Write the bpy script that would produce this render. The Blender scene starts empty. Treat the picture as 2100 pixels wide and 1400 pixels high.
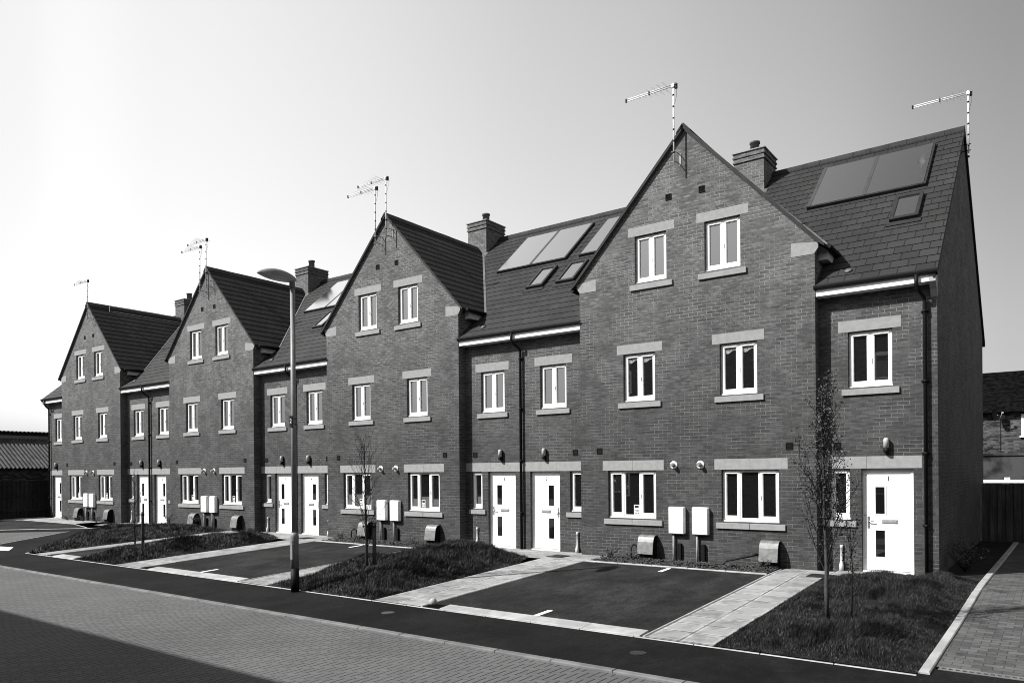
import bpy, math, random
import numpy as np
from mathutils import Vector, Matrix

C = bpy.context.scene.collection
SC = bpy.context.scene
R = math.radians

# ------------------------------------------------------------------ camera
cam_d = bpy.data.cameras.new("camera")
cam = bpy.data.objects.new("camera", cam_d)
C.objects.link(cam)
SC.camera = cam
cam_d.sensor_fit = 'HORIZONTAL'
cam_d.sensor_width = 36.0
cam_d.lens = 1540.0 / 2100.0 * 36.0
cam_d.shift_y = (966.36 - 700.0) / 2100.0
cam_d.clip_start = 0.1
cam_d.clip_end = 2000
YAW, ROLL = 0.6349, 0.0083
fwd = Vector((-math.sin(YAW), math.cos(YAW), 0))
rgt = Vector((math.cos(YAW), math.sin(YAW), 0))
upv = Vector((0, 0, 1))
xa = rgt * math.cos(ROLL) - upv * math.sin(ROLL)
ya = rgt * math.sin(ROLL) + upv * math.cos(ROLL)
m = Matrix((xa, ya, -fwd)).transposed().to_4x4()
m.translation = Vector((2.0359, -16.8002, 2.1816))
cam.matrix_world = m

# ------------------------------------------------------------------ light
SUN = Vector((0.80, 1.0, -1.12)).normalized()
EL = math.asin(-SUN.z)
AZ = math.atan2(-SUN.x, -SUN.y)
w = bpy.data.worlds.new("World")
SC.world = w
w.use_nodes = True
wn = w.node_tree
bg = wn.nodes["Background"]
sky = wn.nodes.new("ShaderNodeTexSky")
sky.sky_type = 'NISHITA'
sky.sun_disc = False
sky.sun_elevation = EL
sky.sun_rotation = AZ
sky.air_density = 1.0
sky.dust_density = 5.0
sky.ozone_density = 1.0
sep = wn.nodes.new("ShaderNodeSeparateColor")     # black and white film behind a red filter
wn.links.new(sky.outputs[0], sep.inputs[0])
# broad haze glow on the sunward side of the view, sky overhead and around the sun dimmed artificially to cut fill light
def wmath(op, a, b):
    nd = wn.nodes.new("ShaderNodeMath"); nd.operation = op
    for v, i in ((a, 0), (b, 1)):
        if isinstance(v, (int, float)): nd.inputs[i].default_value = v
        else: wn.links.new(v, nd.inputs[i])
    return nd.outputs[0]
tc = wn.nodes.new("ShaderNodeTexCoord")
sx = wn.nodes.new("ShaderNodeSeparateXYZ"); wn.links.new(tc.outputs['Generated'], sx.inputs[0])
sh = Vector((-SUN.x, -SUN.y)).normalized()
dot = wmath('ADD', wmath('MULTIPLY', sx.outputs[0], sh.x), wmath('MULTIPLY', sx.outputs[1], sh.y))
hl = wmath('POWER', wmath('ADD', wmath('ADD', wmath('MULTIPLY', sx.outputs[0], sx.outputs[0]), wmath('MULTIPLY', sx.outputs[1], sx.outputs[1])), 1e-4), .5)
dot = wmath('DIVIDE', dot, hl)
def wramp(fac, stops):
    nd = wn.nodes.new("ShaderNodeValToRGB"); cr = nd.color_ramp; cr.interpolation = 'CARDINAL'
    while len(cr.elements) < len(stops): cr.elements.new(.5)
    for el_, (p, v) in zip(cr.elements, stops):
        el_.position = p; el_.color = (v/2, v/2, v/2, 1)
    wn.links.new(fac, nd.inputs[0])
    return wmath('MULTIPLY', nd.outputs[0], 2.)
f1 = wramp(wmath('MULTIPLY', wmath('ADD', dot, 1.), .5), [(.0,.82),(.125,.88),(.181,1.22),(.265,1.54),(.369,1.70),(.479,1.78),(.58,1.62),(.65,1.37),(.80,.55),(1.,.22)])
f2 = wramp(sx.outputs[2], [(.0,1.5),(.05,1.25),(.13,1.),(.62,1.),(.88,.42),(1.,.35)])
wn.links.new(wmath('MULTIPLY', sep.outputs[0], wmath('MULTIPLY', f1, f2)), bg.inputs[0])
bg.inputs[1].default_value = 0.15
sun_d = bpy.data.lights.new("sun", 'SUN')
sun_d.energy = 4.2
sun_d.angle = R(0.5)
sun_d.color = (1, 0.995, 0.985)
sun = bpy.data.objects.new("sun", sun_d)
C.objects.link(sun)
sun.rotation_euler = SUN.to_track_quat('-Z', 'Y').to_euler()
sun.location = (-30, -40, 50)
SC.view_settings.view_transform = 'Standard'
SC.view_settings.look = 'None'
SC.view_settings.exposure = 1.0
SC.view_settings.gamma = 1.0
SC.cycles.pixel_filter_type = 'BLACKMAN_HARRIS'
SC.cycles.filter_width = 1.0
SC.cycles.caustics_reflective = False
SC.cycles.caustics_refractive = False
SC.cycles.sample_clamp_indirect = 4.0

# ------------------------------------------------------------------ helpers
class MB:
    """collects faces, then links them as ONE mesh object"""
    def __init__(s):
        s.v = []; s.f = []; s.mi = []; s.uv = []; s.sm = []
    def face(s, pts, mi=0, uv=None, smooth=False):
        b = len(s.v)
        s.v += [tuple(p) for p in pts]
        s.f.append(tuple(range(b, b + len(pts))))
        s.mi.append(mi); s.uv.append(uv); s.sm.append(smooth)
    def box(s, x0, x1, y0, y1, z0, z1, mi=0):
        if x0 > x1: x0, x1 = x1, x0
        p = [(x0,y0,z0),(x1,y0,z0),(x1,y1,z0),(x0,y1,z0),(x0,y0,z1),(x1,y0,z1),(x1,y1,z1),(x0,y1,z1)]
        for q in ((0,3,2,1),(4,5,6,7),(0,1,5,4),(1,2,6,5),(2,3,7,6),(3,0,4,7)):
            s.face([p[i] for i in q], mi)
    def cbox(s, x0, x1, y0, y1, z0, z1, c=.01, mi=0):
        """box with chamfered edges"""
        if x0 > x1: x0, x1 = x1, x0
        X=(x0,x1); Y=(y0,y1); Z=(z0,z1); sg=(1,-1)
        def P(i,j,k,a):
            return (X[i]+(0 if a==0 else c*sg[i]), Y[j]+(0 if a==1 else c*sg[j]), Z[k]+(0 if a==2 else c*sg[k]))
        for i in (0,1):
            q=[P(i,0,0,0),P(i,1,0,0),P(i,1,1,0),P(i,0,1,0)]; s.face(q if i else q[::-1],mi)
            q=[P(0,i,0,1),P(1,i,0,1),P(1,i,1,1),P(0,i,1,1)]; s.face(q if not i else q[::-1],mi)
            q=[P(0,0,i,2),P(1,0,i,2),P(1,1,i,2),P(0,1,i,2)]; s.face(q if i else q[::-1],mi)
        for i in (0,1):
            for j in (0,1):
                s.face([P(i,j,0,0),P(i,j,0,1),P(i,j,1,1),P(i,j,1,0)],mi)
                s.face([P(i,0,j,0),P(i,0,j,2),P(i,1,j,2),P(i,1,j,0)],mi)
                s.face([P(0,i,j,1),P(0,i,j,2),P(1,i,j,2),P(1,i,j,1)],mi)
        for i in (0,1):
            for j in (0,1):
                for k in (0,1):
                    s.face([P(i,j,k,0),P(i,j,k,1),P(i,j,k,2)],mi)
    def prism_x(s, prof, x0, x1, mi=0, smooth=False):
        """prof: list of (y,z), extruded along x"""
        if x0 > x1: x0, x1 = x1, x0
        n = len(prof)
        a = sum(prof[i][0]*prof[(i+1)%n][1]-prof[(i+1)%n][0]*prof[i][1] for i in range(n))
        if a < 0: prof = prof[::-1]
        s.face([(x1,y,z) for y,z in prof], mi)
        s.face([(x0,y,z) for y,z in prof[::-1]], mi)
        for i in range(n):
            (ya_,za_),(yb,zb) = prof[i],prof[(i+1)%n]
            s.face([(x0,ya_,za_),(x0,yb,zb),(x1,yb,zb),(x1,ya_,za_)][::-1], mi, smooth=smooth)
    def prism_y(s, prof, y0, y1, mi=0):
        """prof: list of (x,z), extruded along y"""
        n = len(prof)
        a = sum(prof[i][0]*prof[(i+1)%n][1]-prof[(i+1)%n][0]*prof[i][1] for i in range(n))
        if a < 0: prof = prof[::-1]
        s.face([(x,y0,z) for x,z in prof], mi)
        s.face([(x,y1,z) for x,z in prof[::-1]], mi)
        for i in range(n):
            (xa_,za_),(xb,zb) = prof[i],prof[(i+1)%n]
            s.face([(xa_,y0,za_),(xa_,y1,za_),(xb,y1,zb),(xb,y0,zb)], mi)
    def tube(s, pts, rad, n=8, mi=0, cap=True, smooth=True):
        pts = [Vector(p) for p in pts]
        if not hasattr(rad, '__len__'): rad = [rad]*len(pts)
        rings = []
        ref = None
        for i,p in enumerate(pts):
            d = (pts[min(i+1,len(pts)-1)]-pts[max(i-1,0)])
            if d.length < 1e-9: d = Vector((0,0,1))
            d.normalize()
            if ref is None:
                ref = Vector((1,0,0)) if abs(d.x) < .8 else Vector((0,1,0))
            a = ref - d*ref.dot(d); a.normalize(); ref = a
            b = d.cross(a)
            k = len(s.v)
            for j in range(n):
                t = 2*math.pi*j/n
                s.v.append(tuple(p+(a*math.cos(t)+b*math.sin(t))*rad[i]))
            rings.append(k)
        for i in range(len(rings)-1):
            for j in range(n):
                s.f.append((rings[i]+j, rings[i]+(j+1)%n, rings[i+1]+(j+1)%n, rings[i+1]+j))
                s.mi.append(mi); s.uv.append(None); s.sm.append(smooth)
        if cap:
            s.f.append(tuple(rings[0]+j for j in range(n))[::-1]); s.mi.append(mi); s.uv.append(None); s.sm.append(False)
            s.f.append(tuple(rings[-1]+j for j in range(n))); s.mi.append(mi); s.uv.append(None); s.sm.append(False)
    def ring(s, x0, x1, z0, z1, wd, y0, y1, mi=0, wb=None):
        """rectangular frame facing -y"""
        wb = wb or wd
        s.box(x0, x0+wd, y0, y1, z0, z1, mi); s.box(x1-wd, x1, y0, y1, z0, z1, mi)
        s.box(x0+wd, x1-wd, y0, y1, z1-wd, z1, mi); s.box(x0+wd, x1-wd, y0, y1, z0, z0+wb, mi)
    def build(s, name, mats, parent=None):
        me = bpy.data.meshes.new(name)
        me.from_pydata(s.v, [], s.f)
        if not isinstance(mats, (list, tuple)): mats = [mats]
        for mm in mats: me.materials.append(mm)
        me.polygons.foreach_set('material_index', s.mi)
        me.polygons.foreach_set('use_smooth', s.sm)
        if any(u is not None for u in s.uv):
            ul = me.uv_layers.new(name='UVMap')
            dat = np.zeros((len(me.loops), 2), dtype=np.float32)
            k = 0
            for f, u in zip(s.f, s.uv):
                if u is not None: dat[k:k+len(f)] = u
                k += len(f)
            ul.data.foreach_set('uv', dat.ravel())
        me.update()
        o = bpy.data.objects.new(name, me)
        C.objects.link(o)
        if parent: put(o, parent)
        return o

def put(o, parent):
    o.parent = parent
    if parent.type == 'EMPTY':
        o.matrix_parent_inverse = Matrix.Translation(-Vector(parent.location))

def tag(o, label=None, cat=None, group=None, kind=None):
    if label: o['label'] = label
    if cat: o['category'] = cat
    if group: o['group'] = group
    if kind: o['kind'] = kind
    return o

def thing(name, label, cat, loc=(0,0,0), group=None):
    o = bpy.data.objects.new(name, None)
    o.empty_display_size = .2
    C.objects.link(o)
    o.location = loc
    return tag(o, label, cat, group)

def struct(name, mb, mat):
    return tag(mb.build(name, mat), kind='structure')

def clip(poly, a, b, c):
    """keep the part of a 2-D polygon where a*x+b*y<=c"""
    out = []
    n = len(poly)
    for i in range(n):
        p, q = poly[i], poly[(i+1) % n]
        dp, dq = a*p[0]+b*p[1]-c, a*q[0]+b*q[1]-c
        if dp <= 1e-9: out.append(p)
        if (dp < -1e-9 and dq > 1e-9) or (dp > 1e-9 and dq < -1e-9):
            t = dp/(dp-dq)
            out.append((p[0]+(q[0]-p[0])*t, p[1]+(q[1]-p[1])*t))
    return out

GY = [-70, -8.55, -6.9, -0.9, 60]
GZ = [-.30, -.27, -.25, 0., 0.]
def G(y): return float(np.interp(y, GY, GZ))

def sheet(mb, poly, dz, mi=0):
    """flat polygon (x,y) laid on the sloping ground"""
    for a, b in zip(GY[:-1], GY[1:]):
        p = clip(clip(poly, 0, 1, b), 0, -1, -a)
        if len(p) > 2:
            ar = sum(p[i][0]*p[(i+1)%len(p)][1]-p[(i+1)%len(p)][0]*p[i][1] for i in range(len(p)))
            if abs(ar) < 1e-8: continue
            if ar < 0: p = p[::-1]
            mb.face([(x, y, G(y)+dz) for x, y in p], mi)

def rect(x0, x1, y0, y1): return [(x0,y0),(x1,y0),(x1,y1),(x0,y1)]

def strip(mb, pts, wd, h0, h1, seg=.915, gap=.005, mi=0):
    """kerb or edging of separate stones along a polyline"""
    for p, q in zip(pts[:-1], pts[1:]):
        p = Vector(p); q = Vector(q); L = (q-p).length; d = (q-p)/L; nrm = Vector((-d.y, d.x))*wd/2
        n = max(1, round(L/seg))
        for i in range(n):
            a = p+d*(L*i/n+gap); b = p+d*(L*(i+1)/n-gap)
            e = random.uniform(-.002, .002)
            P = [(a-nrm), (b-nrm), (b+nrm), (a+nrm)]
            c = .012
            lo = [(v.x, v.y, G(v.y)+h0) for v in P]
            md = [(v.x, v.y, G(v.y)+h1-c+e) for v in P]
            inn = [(a-nrm*(1-2*c/wd)+d*.004), (b-nrm*(1-2*c/wd)-d*.004), (b+nrm*(1-2*c/wd)-d*.004), (a+nrm*(1-2*c/wd)+d*.004)]
            hi = [(v.x, v.y, G(v.y)+h1+e) for v in inn]
            mb.face(hi, mi)
            for k in range(4):
                l = (k+1) % 4
                mb.face([lo[k], lo[l], md[l], md[k]], mi)
                mb.face([md[k], md[l], hi[l], hi[k]], mi)

# ------------------------------------------------------------------ materials (all greys: the photograph is black and white)
class NB:
    def __init__(s, name):
        s.mat = bpy.data.materials.new(name); s.mat.use_nodes = True
        s.t = s.mat.node_tree; s.b = s.t.nodes['Principled BSDF']; s._geo = None
    def n(s, typ, **kw):
        nd = s.t.nodes.new(typ)
        for k, v in kw.items(): setattr(nd, k, v)
        return nd
    def l(s, a, b):
        if isinstance(a, bpy.types.NodeSocket): s.t.links.new(a, b)
        else:
            try: b.default_value = a
            except Exception: b.default_value = (a, a, a, 1) if len(b.default_value) == 4 else (a, a, a)
    def m(s, op, a, b=0., c=0., cl=False):
        nd = s.n('ShaderNodeMath', operation=op); nd.use_clamp = cl
        s.l(a, nd.inputs[0]); s.l(b, nd.inputs[1])
        if len(nd.inputs) > 2: s.l(c, nd.inputs[2])
        return nd.outputs[0]
    def mix(s, f, a, b):
        nd = s.n('ShaderNodeMix', data_type='FLOAT')
        s.l(f, nd.inputs[0]); s.l(a, nd.inputs[2]); s.l(b, nd.inputs[3])
        return nd.outputs[0]
    def pos(s):
        if not s._geo: s._geo = s.n('ShaderNodeNewGeometry')
        return s._geo.outputs['Position']
    def xyz(s, v=None):
        nd = s.n('ShaderNodeSeparateXYZ'); s.l(v or s.pos(), nd.inputs[0]); return nd.outputs
    def comb(s, x, y, z=0.):
        nd = s.n('ShaderNodeCombineXYZ'); s.l(x, nd.inputs[0]); s.l(y, nd.inputs[1]); s.l(z, nd.inputs[2]); return nd.outputs[0]
    def noise(s, scale, detail=3, rough=.55, vec=None, stretch=None):
        v = vec or s.pos()
        if stretch:
            mp = s.n('ShaderNodeMapping'); s.l(v, mp.inputs[0]); mp.inputs['Scale'].default_value = stretch; v = mp.outputs[0]
        nd = s.n('ShaderNodeTexNoise'); s.l(v, nd.inputs['Vector'])
        nd.inputs['Scale'].default_value = scale; nd.inputs['Detail'].default_value = detail; nd.inputs['Roughness'].default_value = rough
        return nd.outputs[0]
    def ramp(s, f, a, b, lo=0., hi=1.):
        nd = s.n('ShaderNodeMapRange'); nd.interpolation_type = 'SMOOTHSTEP'
        s.l(f, nd.inputs[0]); s.l(a, nd.inputs[1]); s.l(b, nd.inputs[2]); s.l(lo, nd.inputs[3]); s.l(hi, nd.inputs[4])
        return nd.outputs[0]
    def white(s, v):
        nd = s.n('ShaderNodeTexWhiteNoise', noise_dimensions='3D'); s.l(v, nd.inputs[0]); return nd.outputs[0]
    def bump(s, h, strength=.3, dist=.01):
        nd = s.n('ShaderNodeBump'); nd.inputs['Strength'].default_value = strength; nd.inputs['Distance'].default_value = dist
        s.l(h, nd.inputs['Height']); s.t.links.new(nd.outputs[0], s.b.inputs['Normal'])
    def fin(s, col, rough=.8, spec=.3, metal=0.):
        s.l(col, s.b.inputs['Base Color']); s.l(rough, s.b.inputs['Roughness'])
        s.b.inputs['Specular IOR Level'].default_value = spec; s.b.inputs['Metallic'].default_value = metal
        return s.mat

def plain(name, col, rough=.6, var=.12, scale=6., spec=.4, metal=0., bump=0.):
    b = NB(name)
    n = b.noise(scale, 4, .6)
    c = b.m('MULTIPLY', col, b.ramp(n, .36, .64, 1-var, 1+var))
    if bump: b.bump(b.noise(scale*12, 3), bump, .004)
    return b.fin(c, rough, spec, metal)

def brick_mat(name, lo, hi, mortar, pale=.5):
    b = NB(name)
    x, y, z = b.xyz()
    g = b._geo
    nx = b.n('ShaderNodeSeparateXYZ'); b.l(g.outputs['True Normal'], nx.inputs[0])
    side = b.m('GREATER_THAN', b.m('ABSOLUTE', nx.outputs[0]), .7)
    h = b.mix(side, x, b.m('ADD', y, .306))
    v = b.comb(b.m('ADD', h, 100.07), b.m('ADD', z, 100*.0803-2.19+.0803*2))
    br = b.n('ShaderNodeTexBrick'); b.l(v, br.inputs['Vector'])
    br.offset = .5; br.inputs['Scale'].default_value = 1
    br.inputs['Brick Width'].default_value = .225; br.inputs['Row Height'].default_value = .0803
    br.inputs['Mortar Size'].default_value = .0058; br.inputs['Mortar Smooth'].default_value = .25; br.inputs['Bias'].default_value = 0
    br.inputs['Color1'].default_value = (0,0,0,1); br.inputs['Color2'].default_value = (1,1,1,1); br.inputs['Mortar'].default_value = (.5,.5,.5,1)
    rnd = b.m('ADD', br.outputs[0], 0.)
    body = b.mix(b.m('POWER', rnd, 1.3), lo, hi)
    # creases and kiss marks inside each brick
    cre = b.noise(11, 3, .6, vec=v, stretch=(.45, 2.2, 1))
    body = b.m('MULTIPLY', body, b.ramp(cre, .3, .72, .74, 1.28))
    zz = b.m('DIVIDE', b.m('ADD', z, 100*.0803-2.19+.0803*2), .0803)
    row = b.m('FLOOR', zz); odd = b.m('FLOORED_MODULO', row, 2.)
    hx = b.m('ADD', b.m('DIVIDE', b.m('ADD', h, 100.07), .225), b.m('MULTIPLY', b.m('SUBTRACT', 1., odd), .5))
    fx = b.m('ABSOLUTE', b.m('SUBTRACT', b.m('FRACT', hx), .5)); fz = b.m('ABSOLUTE', b.m('SUBTRACT', b.m('FRACT', zz), .53))
    oval = b.ramp(b.m('ADD', b.m('POWER', b.m('MULTIPLY', fx, 2.5), 2.), b.m('POWER', b.m('MULTIPLY', fz, 3.6), 2.)), .35, 1., 1., 0.)
    pick = b.white(b.comb(b.m('FLOOR', hx), row, 1.))
    bat = b.noise(.35, 3, .6)
    kiss = b.m('MULTIPLY', b.m('MULTIPLY', oval, b.ramp(pick, .45, .75)), b.m('MULTIPLY', b.ramp(z, 2., 6.5, .10, .65), b.ramp(bat, .38, .6, .35, 1.)))
    body = b.mix(kiss, body, hi*1.9)
    big = b.noise(.55, 3, .6)
    body = b.m('MULTIPLY', body, b.ramp(big, .38, .62, .88, 1.12))
    # lime bloom, more of it in the upper courses of the wall
    lime = b.m('MULTIPLY', b.ramp(b.noise(8, 4, .7, vec=v, stretch=(.6, 2., 1)), .52, .66), b.ramp(z, 3.5, 8.5, .15, 1.))
    lime = b.m('MULTIPLY', lime, b.ramp(b.noise(.8, 2, .5), .35, .65, .25, 1.))
    body = b.mix(b.m('MULTIPLY', lime, pale), body, hi*2.0)
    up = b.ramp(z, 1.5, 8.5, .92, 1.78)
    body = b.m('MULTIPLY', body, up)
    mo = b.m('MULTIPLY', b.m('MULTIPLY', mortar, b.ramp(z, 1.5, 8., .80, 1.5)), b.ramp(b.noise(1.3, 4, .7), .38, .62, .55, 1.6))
    col = b.mix(br.outputs[1], body, mo)
    b.bump(b.m('ADD', b.m('MULTIPLY', br.outputs[1], -1.), b.m('MULTIPLY', b.noise(60, 3), .5)), .5, .008)
    return b.fin(col, .88, .2)

M = {}
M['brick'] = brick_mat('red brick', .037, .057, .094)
M['brick_soot'] = brick_mat('old sooty brick', .012, .085, .05, .2)
M['stone'] = plain('cast stone', .235, .85, .07, 9, .2, bump=.15)
M['white'] = plain('white plastic', .80, .35, .02, 3, .5)
M['doorwhite'] = plain('white door paint', .82, .3, .015, 2, .5)
M['black'] = plain('black plastic', .005, .6, .2, 5, .15)
M['dark'] = plain('dark vent plastic', .005, .7, .2, 30, .1)
M['lead'] = plain('sheet lead', .08, .55, .25, 5, .4, bump=.3)
M['palegrey'] = plain('pale grey plastic', .5, .5, .08, 6, .3)
M['greyboard'] = plain('grey board', .30, .6, .05, 4, .3)
M['alu'] = plain('aluminium', .62, .5, .1, 10, .4, 0.)
M['galv'] = plain('galvanised steel', .27, .5, .25, 3, .5, .35)
M['lamppaint'] = plain('grey lamp paint', .17, .5, .15, 3, .4)
M['lid'] = plain('grey lid', .145, .42, .2, 9, .5, .1)
M['steel'] = plain('brushed steel', .42, .38, .1, 14, .5, .55)
M['chrome'] = plain('polished chrome', .5, .2, .05, 4, .5, .8)
M['pot'] = plain('clay pot', .075, .8, .2, 10, .2)
M['shade'] = plain('frosted lamp shade', .34, .35, .12, 14, .5)
M['timber'] = None
M['frame_grey'] = plain('dark grey frame', .018, .45, .2, 5, .4)
M['glassbar'] = plain('panel bar', .045, .4, .1, 5, .4)
M['paper'] = plain('white card', .62, .7, .03, 4, .2)
M['ink'] = plain('black ink', .01, .7, .05, 4, .2)
M['fabric'] = plain('curtain', .22, .9, .3, 20, .1)

def glass_mat(name, dark, mirror, rough=.012):
    b = NB(name)
    b.l(dark, b.b.inputs['Base Color']); b.b.inputs['Roughness'].default_value = .5; b.b.inputs['Specular IOR Level'].default_value = 0
    gl = b.n('ShaderNodeBsdfGlossy'); gl.inputs['Roughness'].default_value = rough
    gl.inputs['Color'].default_value = (1,1,1,1)
    fr = b.n('ShaderNodeFresnel'); fr.inputs['IOR'].default_value = 1.52
    mx = b.n('ShaderNodeMixShader')
    b.l(b.m('ADD', b.m('MULTIPLY', fr.outputs[0], 1.5), mirror, cl=True), mx.inputs[0])
    b.t.links.new(b.b.outputs[0], mx.inputs[1]); b.t.links.new(gl.outputs[0], mx.inputs[2])
    out = b.t.nodes['Material Output']; b.t.links.new(mx.outputs[0], out.inputs[0])
    return b.mat
M['glass'] = glass_mat('window glass', .008, .26)
M['doorglass'] = glass_mat('door glass', .006, .02)
M['solar'] = glass_mat('collector glass', .010, .66, .14)
M['skyglass'] = glass_mat('roof window glass', .05, .5)

def slate_mat():
    b = NB('concrete slate')
    uv = b.n('ShaderNodeUVMap').outputs[0]
    br = b.n('ShaderNodeTexBrick'); b.l(uv, br.inputs['Vector'])
    br.offset = .5; br.inputs['Scale'].default_value = 1
    br.inputs['Brick Width'].default_value = .335; br.inputs['Row Height'].default_value = .301
    br.inputs['Mortar Size'].default_value = .0085; br.inputs['Mortar Smooth'].default_value = .1
    br.inputs['Color1'].default_value = (.019,.019,.019,1); br.inputs['Color2'].default_value = (.026,.026,.026,1); br.inputs['Mortar'].default_value = (.003,.003,.003,1)
    big = b.ramp(b.noise(.5, 3, .6), .38, .62, .85, 1.16)
    fine = b.ramp(b.noise(40, 3, .6), .3, .7, .93, 1.07)
    col = b.m('MULTIPLY', b.m('MULTIPLY', b.m('ADD', br.outputs[0], 0.), big), fine)
    b.bump(b.m('ADD', b.m('MULTIPLY', br.outputs[1], -1.), b.m('MULTIPLY', b.noise(70, 3), .3)), .4, .006)
    return b.fin(col, .7, .22)
M['slate'] = slate_mat()
M['ridge'] = plain('ridge tile', .022, .75, .2, 3, .2)

def herring(name, base, size=.1, dirt=True):
    b = NB(name)
    x, y, z = b.xyz()
    wob = b.m('MULTIPLY', b.m('SUBTRACT', b.noise(1.5, 2), .5), .02)
    px = b.m('DIVIDE', b.m('ADD', b.m('ADD', x, 200.), wob), size); py = b.m('DIVIDE', b.m('ADD', y, 200.), size)
    i = b.m('FLOOR', px); j = b.m('FLOOR', py)
    fx = b.m('FRACT', px); fy = b.m('FRACT', py)
    k = b.m('FLOORED_MODULO', b.m('SUBTRACT', i, j), 4.)
    eq = [b.m('COMPARE', k, float(t), .1) for t in range(4)]
    dr = b.m('ADD', b.m('SUBTRACT', 1., fx), eq[0]); dl = b.m('ADD', fx, eq[1])
    db = b.m('ADD', fy, eq[2]); dt = b.m('ADD', b.m('SUBTRACT', 1., fy), eq[3])
    bi = b.m('SUBTRACT', i, eq[1]); bj = b.m('ADD', j, eq[3])
    rnd = b.white(b.comb(bi, bj, 3.))
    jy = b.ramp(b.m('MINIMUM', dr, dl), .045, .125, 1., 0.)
    jx = b.ramp(b.m('MINIMUM', db, dt), .01, .07, .45, 0.)  # joints along x painted fainter, standing in for sunlight on the block edges
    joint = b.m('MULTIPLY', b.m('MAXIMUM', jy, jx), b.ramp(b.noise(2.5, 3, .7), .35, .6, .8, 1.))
    c = b.m('MULTIPLY', base, b.mix(rnd, .93, 1.07))
    c = b.m('MULTIPLY', c, b.ramp(b.noise(.5, 4, .6), .3, .7, .88, 1.12))
    c = b.m('MULTIPLY', c, b.ramp(b.noise(55, 3, .7), .3, .7, .9, 1.1))
    st = b.ramp(b.noise(2.2, 5, .75), .66, .8)
    c = b.mix(b.m('MULTIPLY', st, .35), c, base*1.9)
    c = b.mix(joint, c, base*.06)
    hgt = b.m('ADD', b.m('MULTIPLY', joint, -1.), b.m('ADD', b.m('MULTIPLY', b.noise(90, 3), .25), b.m('MULTIPLY', rnd, .3)))
    b.bump(hgt, .6, .006)
    return b.fin(c, .85, .25)
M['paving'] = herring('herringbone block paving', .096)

def asphalt(name, base):
    b = NB(name)
    c = b.m('MULTIPLY', base, b.ramp(b.noise(.6, 5, .7), .38, .64, .68, 1.42))
    c = b.m('MULTIPLY', c, b.ramp(b.noise(2.6, 5, .75, stretch=(1, .4, 1)), .38, .66, .76, 1.32))
    c = b.m('MULTIPLY', c, b.ramp(b.noise(22, 3, .8), .38, .62, .72, 1.35))
    sp = b.noise(150, 2, .7)
    c = b.m('MULTIPLY', c, b.ramp(sp, .3, .72, .6, 1.55))
    grit = b.ramp(b.noise(30, 1, .5), .775, .80)
    c = b.mix(b.m('MULTIPLY', grit, .7), c, .13)
    scuff = b.m('MULTIPLY', b.ramp(b.noise(5, 5, .8, stretch=(.5, 2.4, 1)), .56, .70), b.ramp(b.noise(.8, 2), .45, .65))
    c = b.mix(b.m('MULTIPLY', scuff, .5), c, base*2.6)
    b.bump(sp, .6, .005)
    return b.fin(c, .92, .12)
M['asphalt'] = asphalt('footway asphalt', .0055)
M['bay'] = asphalt('bay asphalt', .0155)
M['tar'] = asphalt('tarmac patch', .018)

def slabs(name, base, wx, wy, ox=0., oy=0., bond=0., swap=True, spread=.17, joint=.020, halo_=.5):
    b = NB(name)
    x, y, z = b.xyz()
    p, q = b.m('ADD', y, 100+oy), b.m('ADD', x, 100+ox)
    v = b.comb(p, q) if swap else b.comb(q, p)
    def brk(ms, sm):
        br = b.n('ShaderNodeTexBrick'); b.l(v, br.inputs['Vector'])
        br.offset = bond; br.inputs['Scale'].default_value = 1
        br.inputs['Brick Width'].default_value = wy; br.inputs['Row Height'].default_value = wx
        br.inputs['Mortar Size'].default_value = ms; br.inputs['Mortar Smooth'].default_value = sm
        br.inputs['Color1'].default_value = (0,0,0,1); br.inputs['Color2'].default_value = (1,1,1,1); br.inputs['Mortar'].default_value = (.5,.5,.5,1)
        return br
    br = brk(joint, .3)
    c = b.m('MULTIPLY', base, b.mix(b.m('ADD', br.outputs[0], 0.), 1-spread, 1+spread))
    st = b.ramp(b.noise(3.4, 4, .6), .46, .66)
    c = b.m('MULTIPLY', c, b.mix(st, 1.0, .70))
    c = b.m('MULTIPLY', c, b.ramp(b.noise(60, 3, .7), .3, .7, .9, 1.08))
    ed = brk(min(wx, wy)*.15, .8)
    halo = b.m('MULTIPLY', ed.outputs[1], b.ramp(b.noise(4.5, 2), .32, .52))
    c = b.m('MULTIPLY', c, b.mix(halo, 1., 1+halo_))
    c = b.mix(b.m('MULTIPLY', br.outputs[1], b.ramp(b.noise(2.2, 3), .35, .6, .5, 1.)), c, base*.36)
    b.bump(b.m('MULTIPLY', br.outputs[1], -1.), .5, .008)
    return b.fin(c, .88, .15)
M['slab'] = slabs('concrete paving slab', .275, .42, .60)
M['kerb'] = plain('concrete kerb', .30, .85, .16, 2.5, .2, bump=.3)
M['kerbdark'] = plain('weathered concrete kerb', .135, .85, .18, 2.5, .2, bump=.3)
M['setts'] = slabs('driveway paving block', .082, .125, .21, bond=.5, swap=False, spread=.3, joint=.006, halo_=.0)
M['paint'] = plain('road paint', .78, .7, .06, 30, .2)
M['soil'] = plain('bare soil', .016, .95, .5, 4, .1, bump=.8)
M['mulch'] = plain('bark chip', .05, .9, .6, 30, .2)
M['grass'] = plain('grass blade', .0085, .55, .75, 5., .3)
M['leaf'] = plain('tree leaf', .055, .6, .3, 8, .3)
M['bark'] = plain('tree bark', .022, .9, .3, 20, .1)
M['barkpale'] = plain('pale smooth bark', .040, .8, .35, 9, .2)
M['iron'] = plain('cast iron', .016, .6, .3, 30, .4)
M['cover'] = plain('worn iron cover', .055, .6, .3, 30, .4)
M['render'] = plain('stained render', .035, .9, .6, 1.3, .1)

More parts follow.
